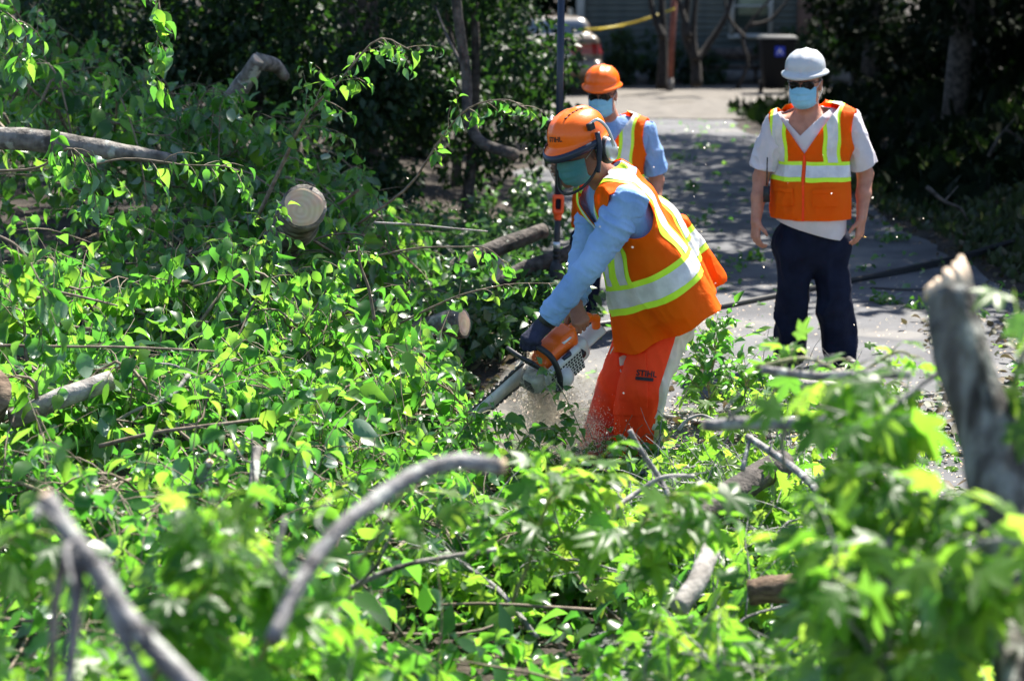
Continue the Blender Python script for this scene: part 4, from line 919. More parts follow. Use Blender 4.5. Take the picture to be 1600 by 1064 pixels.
log('log', 'dark grey log lying across the leaves right of the chaps', [at(1070, 820, 6.9), at(1140, 772, 7.1), at(1225, 722, 7.35)], [.050, .054, .052], M['bark_dark'], rough=.12, cut1=True)
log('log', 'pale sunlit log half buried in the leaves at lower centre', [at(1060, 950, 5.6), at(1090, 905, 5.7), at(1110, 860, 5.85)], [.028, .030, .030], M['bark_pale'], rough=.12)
log('log', 'rotten brown log lying in the shade at lower right', [at(1170, 925, 5.95), at(1250, 920, 5.95), at(1340, 905, 6.0)], [.04, .048, .04], mat('rotten_wood', (.06, .035, .022), (.22, .15, .10), 18, .9, .012, 50, stretch=(1, 4, 4)), rough=.2)
log('log', 'pale thick limb on the ground in front of the standing man', [at(1210, 598, 9.6), at(1290, 606, 9.6), at(1345, 612, 9.6)], [.03, .032, .03], M['bark_pale'])
st_ = log('broken_trunk', 'tall broken grey trunk with a splintered pale top at the right edge', [at(1620, 1120, 3.7), at(1590, 860, 3.85), at(1545, 690, 3.95), at(1505, 560, 4.0), at(1484, 455, 4.05)], [.072, .072, .062, .056, .050], M['bark_lichen'], cat='trunk', rough=.16, sides=22, n=34, cut1=True,
          kids=[([at(1560, 760, 3.9), at(1610, 640, 4.0), at(1650, 560, 4.1)], .03), ([at(1590, 900, 3.8), at(1585, 980, 3.6), at(1575, 1100, 3.45)], .035)])
b_ = MB()
for i in range(11):
    a = i/11*2*math.pi; c = at(1483, 462, 4.05); R = frame(at(1484, 455, 4.05)-at(1505, 560, 4.0)); q = c+R@np.array((math.cos(a)*.036, math.sin(a)*.036, 0)); h = .008+.030*rng.random()+.022*(1+math.cos(a+.4))
    b_.tube([q, q+R@np.array((.002, 0, h*.6)), q+R@np.array((.004*math.cos(a), 0, h))], [.019, .015, .006], 6)
b_.obj('splinters', M['cutwood'], st_)
def stick(label, pts, r0, r1, bark, kids=(), cut0=False, cut1=False, name='bare_branch', n=24):
    P_ = smooth_path([at(*p) for p in pts], 30); kids = list(kids); own_kids = []
    for i in range(4 if r0 > .0095 else 2):
        j = rng.integers(4, 26); v = unit(rng.normal(0, 1, 3)+np.array((0, -.2, .5))); l_ = r0*rng.uniform(3, 9); own_kids.append(([P_[j], P_[j]+v*l_*.5+rng.normal(0, .1, 3)*l_*.5, P_[j]+v*l_+unit(P_[j+2]-P_[j])*l_*.6], r0*rng.uniform(.22, .4)))
    return log(name, label, [at(*p) for p in pts], np.linspace(r0, r1, 6), bark, cat='branch', rough=.17, sides=10, n=n, cut0=cut0, cut1=cut1, kids=[([at(*q) for q in kp], kr) for kp, kr in kids]+own_kids)
stick('blurred forked grey branch at the bottom left corner', [(72, 778, 3.0), (120, 850, 2.96), (180, 935, 2.92), (250, 1020, 2.88), (330, 1100, 2.84)], .0150, .0175, M['bark_grey'], [([(122, 862, 2.95), (118, 950, 2.93), (105, 1090, 2.9)], .014), ([(165, 920, 2.92), (195, 1000, 2.89), (240, 1090, 2.86)], .0125), ([(110, 838, 2.98), (88, 930, 3.1), (78, 1080, 3.2)], .011)], cut0=True)
stick('thick curved grey branch arching up to the centre with a sawn tip', [(425, 1000, 3.3), (475, 905, 3.4), (550, 820, 3.5), (640, 752, 3.6), (715, 722, 3.65), (785, 728, 3.65)], .0135, .0172, M['bark_grey'], cut1=True)
stick('thin grey stick lying under the curved branch', [(465, 970, 5.6), (545, 922, 5.65), (640, 882, 5.7), (775, 858, 5.8)], .010, .007, M['bark'], [([(555, 918, 5.65), (590, 880, 5.6), (612, 830, 5.6)], .006)])
stick('blurred horizontal grey branch in front of the chaps', [(1100, 664, 4.9), (1180, 658, 4.9), (1260, 655, 4.85), (1420, 650, 4.8)], .016, .019, M['bark_grey'], [([(1230, 660, 4.9), (1222, 690, 4.95), (1226, 730, 5.0)], .008)], cut0=True)
stick('faint blurred branch across the standing man shins', [(1190, 578, 5.0), (1270, 584, 5.0), (1340, 582, 5.0), (1420, 585, 5.0)], .011, .012, M['bark_grey'])
stick('upright grey stick poking up in front of the chaps', [(1055, 795, 6.4), (1030, 745, 6.5), (1005, 710, 6.5), (984, 672, 6.5)], .010, .009, M['bark_grey'])
stick('forked pale stick lying below the chaps', [(918, 842, 6.2), (955, 800, 6.3), (1000, 768, 6.4), (1040, 746, 6.4), (1085, 744, 6.4)], .010, .007, M['bark_pale'])
stick('grey stick crossing over the dark log', [(1168, 682, 6.9), (1215, 712, 6.7), (1260, 745, 6.5), (1290, 790, 6.3), (1315, 845, 6.2)], .012, .015, M['bark_grey'], [([(1160, 735, 6.8), (1168, 700, 6.85), (1175, 680, 6.9)], .010)])
stick('dark crooked twig hanging below the dark log', [(1265, 945, 5.4), (1275, 890, 5.4), (1310, 850, 5.4), (1350, 790, 5.4)], .008, .006, M['bark_dark'])
stick('blurred upright twig near the bottom right', [(1382, 1090, 3.8), (1384, 960, 3.8), (1388, 840, 3.85)], .010, .006, M['bark'])
stick('long thin brown stick lying across the left of the heap', [(155, 697, 7.4), (250, 674, 7.4), (350, 660, 7.4), (430, 655, 7.5), (512, 664, 7.5)], .0085, .006, M['twig'], [([(400, 656, 7.5), (440, 650, 7.5), (475, 648, 7.6)], .004)])
stick('straight thin twig at the left edge above the grey log', [(-20, 540, 7.6), (100, 541, 7.6), (220, 544, 7.65), (335, 549, 7.7)], .006, .004, M['twig'])
stick('thin bare twig in the shade right of the cut log', [(585, 348, 10.2), (660, 352, 10.2), (762, 362, 10.2)], .006, .004, M['bark_pale'])
stick('short twig in the dark hollow at left', [(70, 452, 8.4), (130, 465, 8.4), (184, 478, 8.4)], .007, .004, M['twig'])
stick('pale peeling stick lying in the leaves left of centre', [(165, 668, 7.9), (215, 640, 7.9), (262, 625, 7.9), (295, 585, 8.0)], .006, .010, M['bark_pale'], [([(292, 590, 8.0), (270, 570, 8.0), (200, 568, 8.0)], .005)])
stick('upright brown shoot in front of the cut log', [(585, 500, 8.8), (575, 450, 8.8), (563, 415, 8.8), (560, 385, 8.8)], .008, .005, M['twig'])
stick('dark bare stem standing in the gap at lower left', [(395, 800, 6.2), (398, 740, 6.3), (402, 700, 6.4)], .017, .016, M['bark'])
stick('grey limb poking out of the leaves above the dark gap', [(285, 775, 6.4), (305, 752, 6.4), (328, 722, 6.4)], .012, .014, M['bark_grey'], cut1=True)
stick('curled pale stick beside the horizontal grey branch', [(1060, 672, 8.2), (1075, 655, 8.2), (1095, 648, 8.2), (1115, 655, 8.2)], .008, .006, M['bark_pale'])

# the dark hollow under the heap: old stems and fallen leaves
P_ = []
for i in range(9000):
    y = rng.uniform(3.4, 13.5); u = rng.uniform(-80, 1650); x = (u-800)/FPX*y; z = float(heap_z(x, y))
    if z > .12: P_.append((x, y, z*rng.uniform(.05, .82)))
P_ = np.array(P_); n = len(P_); a = rng.normal(0, 1, (n, 3))
cloud_obj('inner_leaves', 'leaf', P_, orient(a, np.array((0, 0, 1.))+rng.normal(0, .6, (n, 3))), rng.uniform(.07, .12, n), rng.integers(0, 99, n), M['leaf'], kind='stuff', label='leaves deep inside the heap of felled brush', cat='foliage')
b_ = MB()
for i in range(120):
    y = rng.uniform(4, 13); u = rng.uniform(-40, 950); x = (u-800)/FPX*y; z = float(heap_z(x, y))
    if z < .2: continue
    a = rng.uniform(0, 6.28); d = np.array((math.cos(a), math.sin(a), rng.uniform(-.1, .35))); c = np.array((x, y, z*rng.uniform(.35, .8))); l_ = rng.uniform(.2, .5)
    b_.tube(smooth_path([c-d*l_, c+rng.normal(0, .04, 3), c+d*l_*.8], 7), np.linspace(.007, .003, 7), 5)
tag(b_.obj('inner_twigs', M['twig'], kind='stuff'), 'tangle of thin twigs inside the heap of brush', 'twigs')

# ------------------------------------------------------------------ black cable across the drive
M['cable'] = mat('black_cable', (.02, .02, .022), rough=.4)
def gz(px, py, dz=.02):
    q = ground(px, py); q[2] = float(ground_z(q[0], q[1]))+dz; return q
cp = [gz(640, 575, .03), gz(720, 556, .03), gz(790, 545, .03), gz(900, 520, .03), gz(1000, 505, .03), gz(1095, 492, .035), gz(1190, 474, .035), gz(1300, 452, .035), gz(1400, 432, .04), gz(1500, 412, .06), gz(1620, 396, .06)]
ct = empty('cable', cp[5], 'long black cable trailing across the driveway behind the workers', 'cable')
b_ = MB(); b_.tube(smooth_path(cp, 90), .021, 9); b_.obj('sheath', M['cable'], ct)
cp2 = [c+np.array((.1, .12+.06*math.sin(i*1.3), -.012)) for i, c in enumerate(cp)]
b_ = MB(); b_.tube(smooth_path(cp2[5:], 60), .010, 7); tag(b_.obj('thin_wire', M['cable']), 'thinner black wire lying beside the long cable', 'cable')
b_ = MB(); b_.tube(smooth_path([gz(1360, 455), gz(1430, 458), gz(1500, 452), gz(1580, 470), gz(1640, 468)], 30), .012, 7); tag(b_.obj('thin_wire', M['cable']), 'short black wire on the drive at the right below the cable', 'cable')
# ================================================================== PEOPLE
M['skin'] = mat('skin', (.40, .175, .115), (.50, .235, .16), 22, .5, .0012, 140, spec=.35)
M['skin_dark'] = mat('tanned_skin', (.30, .13, .085), (.38, .17, .11), 22, .5, .0012, 140, spec=.35)
M['hair'] = mat('grey_brown_hair', (.07, .055, .045), (.18, .15, .125), 90, .7, .003, 220, stretch=(1, 1, .25))
M['vest'] = mat('orange_mesh_cloth', (1.0, .165, .001), (1.0, .20, .003), 7, .7, .007, 24, spec=.2, transl=.45)
M['lime'] = mat('lime_edging', (.60, .93, .03), (.66, .98, .06), 8, .6, spec=.3)
M['silver'] = mat('silver_reflective_tape', (.55, .55, .56), (.70, .70, .71), 18, .42, .0015, 60, spec=.5)
M['shirt_white'] = mat('white_shirt_cloth', (.66, .62, .66), (.74, .70, .74), 8, .8, .006, 24, spec=.2, transl=.15)
M['shirt_blue'] = mat('faded_blue_cloth', (.20, .36, .68), (.30, .46, .76), 7, .85, .007, 26, spec=.15, transl=.1)
M['denim'] = mat('washed_blue_cloth', (.17, .31, .60), (.30, .47, .78), 6, .85, .010, 26, spec=.15, stretch=(1, 1, .6))
M['navy'] = mat('navy_trousers', (.0045, .0065, .018), (.009, .013, .034), 9, .85, .008, 20, spec=.15)
M['chaps'] = mat('red_orange_chaps', (.95, .048, .006), (1.0, .070, .010), 5, .7, .007, 22, spec=.25)
M['beige'] = mat('beige_trousers', (.58, .52, .43), (.70, .64, .55), 6, .85, .007, 24, spec=.15)
M['mask'] = mat('blue_mask', (.26, .58, .80), (.34, .66, .86), 14, .75, .0015, 90, spec=.2, transl=.12)
M['mask_green'] = mat('green_mask', (.12, .48, .54), (.20, .56, .60), 14, .75, .0015, 90, spec=.2)
M['elastic'] = mat('white_elastic', (.75, .75, .75), rough=.7)
M['hat_orange'] = mat('orange_helmet_plastic', (.97, .135, .002), (1.0, .16, .004), 5, .34, .0006, 120, spec=.35, coat=.2)
M['hat_white'] = mat('white_helmet_plastic', (.46, .48, .51), (.52, .54, .57), 4, .35, .0008, 90, spec=.5, coat=.25, c3=(.5, .5, .5), c3at=.64, c3scale=20)
M['lens'] = mat('dark_lens', (.006, .005, .005), rough=.15, spec=.3)
M['frame'] = mat('dark_frame', (.015, .015, .017), rough=.3)
M['blackplastic'] = mat('black_rubber', (.014, .015, .018), (.022, .024, .028), 30, .5)
M['navyplastic'] = mat('blue_black_plastic', (.018, .026, .05), rough=.35)
M['metal'] = mat('bare_metal', (.55, .56, .58), (.65, .66, .68), 20, .32, metal=.7)
M['boot'] = mat('black_boot', (.015, .014, .013), (.03, .027, .024), 20, .55, .002, 80)
M['glove'] = mat('navy_glove', (.012, .014, .035), (.022, .026, .06), 30, .8, .003, 90)
M['black_print'] = mat('black_print', (.015, .015, .015), rough=.6)
mv, N_, L_, b_ = nt('visor_mesh'); b_.inputs['Base Color'].default_value = (.012, .013, .013, 1); b_.inputs['Roughness'].default_value = .5
tr_ = N_.new('ShaderNodeBsdfTransparent'); ms_ = N_.new('ShaderNodeMixShader'); ms_.inputs[0].default_value = .40
L_.new(tr_.outputs[0], ms_.inputs[1]); L_.new(b_.outputs[0], ms_.inputs[2]); L_.new(ms_.outputs[0], N_['Material Output'].inputs[0]); M['visor'] = mv

def folds(f, amp, seed=0, ridge=.5, A=None):
    """cloth creases: f = frequencies along x, y, z (or along the columns of A)"""
    f = np.asarray(f, float)
    def d(V, N):
        P_ = V if A is None else V@A
        w = P_+.06*np.stack([fbm(V, 5, 2, seed+1), fbm(V, 5, 2, seed+2), fbm(V, 5, 2, seed+3)], -1)*2
        n = vnoise(w*f, 1, seed); r = 1-np.abs(2*n-1); m = vnoise(V, 4, seed+9)
        return amp*((r**2-.35)*ridge*2*m+(vnoise(w*f*.5, 1, seed+5)-.5))
    return d
def folds2(f, amp, seed=0, A=None):
    a, b = folds(np.asarray(f, float), amp, seed, .8, A), folds(np.asarray(f, float)*2.1, amp*.45, seed+20, 1.0, A)
    return lambda V, N: a(V, N)+b(V, N)
def hand(s, w, d, pn, side, curl=(20, 25, 15), spread=.04, sc=1.0, infl=0.0, k=.008, tcurl=25, tdir=(.62, .62, .30)):
    """palm, four fingers of their own length that curl towards pn, and a thumb off the side"""
    d = unit(d); pn = unit(pn-d*(pn@d)); side = np.asarray(side, float); side = unit(side-d*(side@d)-pn*(side@pn)); w = np.asarray(w, float)
    L = np.array((.074, .083, .077, .060))*sc; bs = np.array((.090, .095, .090, .082))*sc; of = np.array((.029, .0095, -.010, -.029))*sc
    for i in range(4):
        kn = w+d*bs[i]+side*of[i]
        s.cap(w+side*of[i]*.55+d*.005, kn, (.0155+infl)*sc, (.0125+infl)*sc, k=.014)
        q = kn; v0 = unit(d+side*spread*(1.5-i)*.6); th = 0
        for j, (fr, rr) in enumerate(((.46, .0095), (.30, .0086), (.24, .0076))):
            th += math.radians(curl[j]*(1+.08*i)); v = v0*math.cos(th)+pn*math.sin(th)
            q2 = q+v*L[i]*fr; s.cap(q, q2, (rr+infl)*sc, (rr*.93+infl)*sc, k=.004); q = q2
    tb = w+d*.026*sc+side*.030*sc+pn*.006*sc; v = unit(d*tdir[0]+side*tdir[1]+pn*tdir[2])
    s.cap(w+d*.01*sc+side*.018*sc, tb, .017*sc+infl, .0145*sc+infl, k=.014)
    t1 = tb+v*.040*sc; s.cap(tb, t1, .0125*sc+infl, .0105*sc+infl, k=.006); th = math.radians(tcurl); v = unit(v*math.cos(th)+unit(d*.7-side*.5+pn*.3)*math.sin(th))
    s.cap(t1, t1+v*.031*sc, .0105*sc+infl, .0085*sc+infl, k=.004)

class Fig:
    """joints of one person in the place"""
    def __init__(s, **k): s.__dict__.update({a: (np.asarray(b, float) if isinstance(b, (list, tuple, np.ndarray)) else b) for a, b in k.items()})
    def hp(s, x, y, z): return s.head+s.HR@(np.array((x, y, z))*s.hs)
    def box(s, pad=.35):
        P_ = np.stack([v for a, v in s.__dict__.items() if isinstance(v, np.ndarray) and v.shape == (3,) and a not in ('F', 'L', 'A')]); return P_.min(0)-pad, P_.max(0)+pad
def head_R(f):
    f = unit(f); r = unit(np.cross(f, (0, 0, 1))); return np.stack([r, f, np.cross(r, f)], 1)
def torso(s, g, infl=0.0, k=.05, low=True):
    q = (g.F, .70); w = g.girth
    s.cap(g.hip+g.A*.02, g.hip*.5+g.chest*.5, .165*w+infl, .165*w+infl, k=k, sq=q)
    s.cap(g.hip*.5+g.chest*.5, g.chest+g.A*.04, .165*w+infl, .178*w+infl, k=k, sq=q)
    s.cap(g.hip*.55+g.chest*.45+g.F*.03, g.hip+g.F*.035+g.A*.08, .135*w+infl, .14*w+infl, k=k, sq=(g.L, 1.1))
    for sh in (g.shL, g.shR): s.cap(g.neck-g.A*.025, sh+g.A*.0, .058+infl, .060+infl, k=k)
    s.cap(g.shL*.8+g.shR*.2-g.A*.05, g.shR*.8+g.shL*.2-g.A*.05, .095+infl, .095+infl, k=k, sq=q)
def body(g, skin, parent):
    lo, hi = g.box(.22); s = SDF(lo, hi, .0052)
    torso(s, g, -.012)
    hs = g.hs; R = g.HR
    s.cap(g.neck-g.A*.06, g.hp(0, -.015, -.05), .066*hs, .058*hs, k=.03)
    s.ell(g.hp(0, -.008, .032), np.array((.076, .098, .098))*hs, R, k=.01)
    s.ell(g.hp(0, .020, -.045), np.array((.060, .074, .082))*hs, R, k=.04)
    s.cap(g.hp(0, .094, .005), g.hp(0, .110, -.030), .008*hs, .0135*hs, k=.014)             # nose
    for sx in (-1, 1):
        s.ell(g.hp(sx*.031, .098, .008), np.array((.017, .014, .010))*hs, R, k=.012, op=-1)  # eye sockets
        s.ell(g.hp(sx*.031, .083, .008), np.array((.012, .012, .012))*hs, R, k=.002)         # eyeballs
        s.cap(g.hp(sx*.016, .098, .027), g.hp(sx*.048, .086, .026), .007*hs, .006*hs, k=.012)  # brow
        s.ell(g.hp(sx*.079, -.010, -.006), np.array((.010, .022, .034))*hs, R@np.array([[1, 0, 0], [0, .94, -.34], [0, .34, .94]]), k=.006)  # ears
        s.ell(g.hp(sx*.088, -.006, -.002), np.array((.006, .011, .016))*hs, R, k=.004, op=-1)
    s.cap(g.hp(-.02, .091, -.068), g.hp(.02, .091, -.068), .006*hs, k=.006); s.cap(g.hp(-.018, .089, -.080), g.hp(.018, .089, -.080), .0065*hs, k=.006)   # lips
    for sd in 'LR':
        sh, el, wr = getattr(g, 'sh'+sd), getattr(g, 'el'+sd), getattr(g, 'wr'+sd)
        s.cap(sh, el, .056, .045, k=.03); s.cap(el, el*.55+wr*.45, .046, .042, k=.02); s.cap(el*.55+wr*.45, wr, .042, .029, k=.02)
        h = getattr(g, 'hand'+sd)
        hand(s, wr, np.asarray(h['d'], float), np.asarray(h['pn'], float), h['side'], h.get('curl', (18, 24, 16)), tcurl=h.get('tcurl', 25), sc=h.get('sc', 1.05), tdir=h.get('tdir', (.62, .62, .30)))
        hp_, kn, an = getattr(g, 'hp'+sd), getattr(g, 'kn'+sd), getattr(g, 'an'+sd)
        s.cap(hp_, kn, .082, .056, k=.04); s.cap(kn, kn*.6+an*.4, .055, .056, k=.02); s.cap(kn*.6+an*.4, an, .054, .038, k=.02); s.cap(an, an+getattr(g, 'toe'+sd)*.15-np.array((0, 0, .05)), .036, .028, k=.03)
    V, Q = s.mesh(); return obj('body', V, Q, skin, parent)
def arm_tube(a, b, ra, rb, h=.0075, mid=None, rm=None, pad=.12):
    pts = [a, b] if mid is None else [a, mid, b]; s = SDF(np.min(pts, 0)-pad, np.max(pts, 0)+pad, h)
    if mid is None: s.cap(a, b, ra, rb)
    else: s.cap(a, mid, ra, rm); s.cap(mid, b, rm, rb, k=.02)
    return s
def legs_sdf(g, r, k=.03, h=.0085, infl=0.0, low=.02):
    P_ = [g.hip, g.hpL, g.hpR, g.knL, g.knR, g.anL, g.anR]; s = SDF(np.min(P_, 0)-.24, np.max(P_, 0)+.24, h)
    s.cap(g.hpL, g.hpR, r[0]+.02+infl, k=k, sq=(g.F, .85)); s.cap((g.hpL+g.hpR)/2, g.hip+g.A*.10, .15*g.girth+infl, .155*g.girth+infl, k=.06, sq=(g.F, .78))
    for sd in 'LR':
        a, b, c = getattr(g, 'hp'+sd), getattr(g, 'kn'+sd), getattr(g, 'an'+sd)
        s.cap(a, b, r[0]+infl, r[1]+infl, k=k); s.cap(b, c-unit(b-c)*(-.0)+unit(c-b)*low, r[1]+infl, r[2]+infl, k=.02)
    return s
def boots(g, parent):
    for sd in 'LR':
        an, t = getattr(g, 'an'+sd), getattr(g, 'toe'+sd); z0 = float(ground_z(an[0], an[1])); a = an.copy(); b_ = np.array((0, 0, 1.))
        s = SDF(a-.35, a+.35, .009); s.cap(a+b_*.03, (a[0], a[1], z0+.06), .056, .055, k=.02)
        s.cap((a[0]-t[0]*.03, a[1]-t[1]*.03, z0+.045), (a[0]+t[0]*.19, a[1]+t[1]*.19, z0+.04), .044, .042, k=.03, sq=(b_, .95))
        V, Q = s.mesh(); V[:, 2] = np.maximum(V[:, 2], z0+.012); o = obj('boot', V, Q, M['boot'], parent)
        mb = MB(); R = frame(b_, t); mb.box((a[0]+t[0]*.08, a[1]+t[1]*.08, z0+.014), (.15, .044, .013), R); bevel(mb.obj('sole', M['blackplastic'], o, smooth=False), .01)
def helmet(g, m, parent, front=.040, brim=.012, rim=.060, h=.112, rx=.104, ry=.126, ridge=.006, kind='hard_hat'):
    na, nt_ = 56, 15; th = np.arange(na)*2*math.pi/na; fx, fy = np.sin(th), np.cos(th)
    def ring(f, z, out=0.0, drop=0.0):
        fr = np.clip(fy, 0, 1)**2.2
        x = fx*(rx*f+out+brim*(out > 0)); y = fy*(ry*f+out)+fr*front*(out > 0); zz = z-drop*(.3+fr)
        return np.stack([x, y-.004, np.broadcast_to(zz, x.shape)], -1)
    rows = [ring(1.0, rim-.004, .006, .010), ring(1.0, rim+.001, .007, .008), ring(1.0, rim+.006, .003, .004), ring(1.0, rim+.012), ]
    for t in np.linspace(.12, .985, nt_):
        f = (1-t**2.5)**(1/2.3); r = ring(f, rim+.012+(h-.012)*t)
        rg = ridge*np.exp(-(r[:, 0]/.014)**2)*sstep(.15, .5, t)+ridge*.6*np.exp(-((np.abs(r[:, 0])-.05)/.012)**2)*sstep(.2, .5, t)
        r[:, 2] += rg; rows.append(r)
    G = np.stack(rows, 1); top = np.array([[0, -.004, rim+h+ridge*.8]])
    Gw = g.head+np.einsum('ij,abj->abi', g.HR, G*g.hs); b_ = MB(); b_.grid(Gw, closed_u=True)
    n = len(b_.V[0]); b_.add((g.head+(g.HR@(top[0]*g.hs)))[None], []); nv = Gw.shape[1]
    for i in range(na): b_.F.append((i*nv+nv-1, ((i+1) % na)*nv+nv-1, n))
    V = np.concatenate(b_.V); V, F = V, b_.F
    # outward orientation
    o = obj(kind, V, F, m, parent); me = o.data; c = np.mean(V, 0); nn = np.zeros(len(me.polygons)*3); cc = nn.copy(); me.polygons.foreach_get('normal', nn); me.polygons.foreach_get('center', cc)
    if ((cc.reshape(-1, 3)-c)*nn.reshape(-1, 3)).sum() < 0: me.flip_normals()
    solidify(o, .004); return o
def face_mask(g, m, parent):
    G = []
    for v in np.linspace(0, 1, 22):
        row = []
        for u in np.linspace(-1, 1, 25):
            th = math.radians(72*u); w = .079*(1-.14*v*v-.06*(1-v)); bulge = .020*math.sin(math.pi*min(1, v*.85+.12))*(1-u*u*.6)
            ple = .009*(((v*3.4) % 1.0)-.5)*(1-abs(u)**3); nose = .010*math.exp(-(u/.16)**2)*(1-v)
            x = w*math.sin(th); y = .024+(.079+bulge+ple+nose)*math.cos(th)-.030*max(0, v-.72)**1.3*4; z = .000-.120*v+.034*u*u*max(0, v-.35)-.006*abs(u)*(v < .2)
            row.append(g.hp(x, y, z))
        G.append(row)
    b_ = MB(); b_.grid(np.array(G)); o = b_.obj('face_mask', m, parent); solidify(o, .002, 1)
    for sx in (-1, 1):
        for za, zb in ((-.012, .022), (-.095, -.036)):
            b_ = MB(); b_.tube(smooth_path([g.hp(sx*.074, .046, za), g.hp(sx*.081, .012, (za+zb)/2+.004), g.hp(sx*.087, -.012, zb), g.hp(sx*.083, -.028, zb*.5)], 9), .0017, 5); b_.obj('ear_loop', M['elastic'], o)
    return o
def sunglasses(g, parent):
    e = None
    b_ = MB(); b_.tube(smooth_path([g.hp(x, .104-2.6*x*x*3.0, .026) for x in np.linspace(-.068, .068, 9)], 17), .0032, 6); e = b_.obj('sunglasses', M['frame'], parent)
    for sx in (-1, 1):
        G = []
        for r in np.linspace(0, 1, 5):
            G.append([g.hp(sx*.034+.032*r*math.cos(a), .107-7.0*(sx*.034+.032*r*math.cos(a))**2, .006+.023*r*math.sin(a)*(1+.15*math.cos(a)*sx)) for a in np.linspace(0, 2*math.pi, 21)])
        b_ = MB(); b_.grid(np.array(G)); solidify(b_.obj('lens', M['lens'], e), .0015, 0)
        b_ = MB(); b_.tube(smooth_path([g.hp(sx*.066, .076, .018), g.hp(sx*.080, .040, .017), g.hp(sx*.084, .0, .018), g.hp(sx*.082, -.03, .006)], 9), .003, 6); b_.obj('temple_arm', M['frame'], e)
    return e
def hair(g, parent, m=None):
    s = SDF(g.head-.2*g.hs, g.head+.2*g.hs, .006); s.ell(g.hp(0, -.012, .028), np.array((.082, .101, .098))*g.hs, g.HR)
    V, Q = s.mesh(); loc = lambda p: (p-g.head)@g.HR/g.hs
    S = Sheet(V, Q, folds((60, 60, 20), .004, 3)).cut(lambda p: np.minimum(.075-loc(p)[:, 2], np.minimum(.018-loc(p)[:, 1]+.5*(loc(p)[:, 2]-.03), loc(p)[:, 2]+.062)))
    return S.obj('hair', m or M['hair'], parent)
def collar(g, m, parent, open_=32, h=.045, r0=.074, r1=.078, tilt=.02, name='collar'):
    C = frame(g.A, g.F); G = []; ths = np.radians(np.linspace(open_, 360-open_, 40))
    for i, a in enumerate(ths):
        fr = (math.cos(a)+1)/2; d = C@np.array((math.cos(a), math.sin(a), 0)); base = g.neck-g.A*(.015+tilt*fr*2.2)
        top = base+d*(r1*g.hs-.002)+g.A*h*(1-.35*fr); G.append([base+d*r0*g.hs*1.1, base+d*r0*g.hs*1.04+g.A*h*.5, top, top+d*.008-g.A*.004, base+d*(r0*g.hs+.034+.012*fr)+g.A*(.004-.030*fr), base+d*(r0*g.hs+.048+.022*fr)-g.A*(.012+.05*fr)])
    b_ = MB(); b_.grid(np.array(G)); return solidify(b_.obj(name, m, parent), .0025)
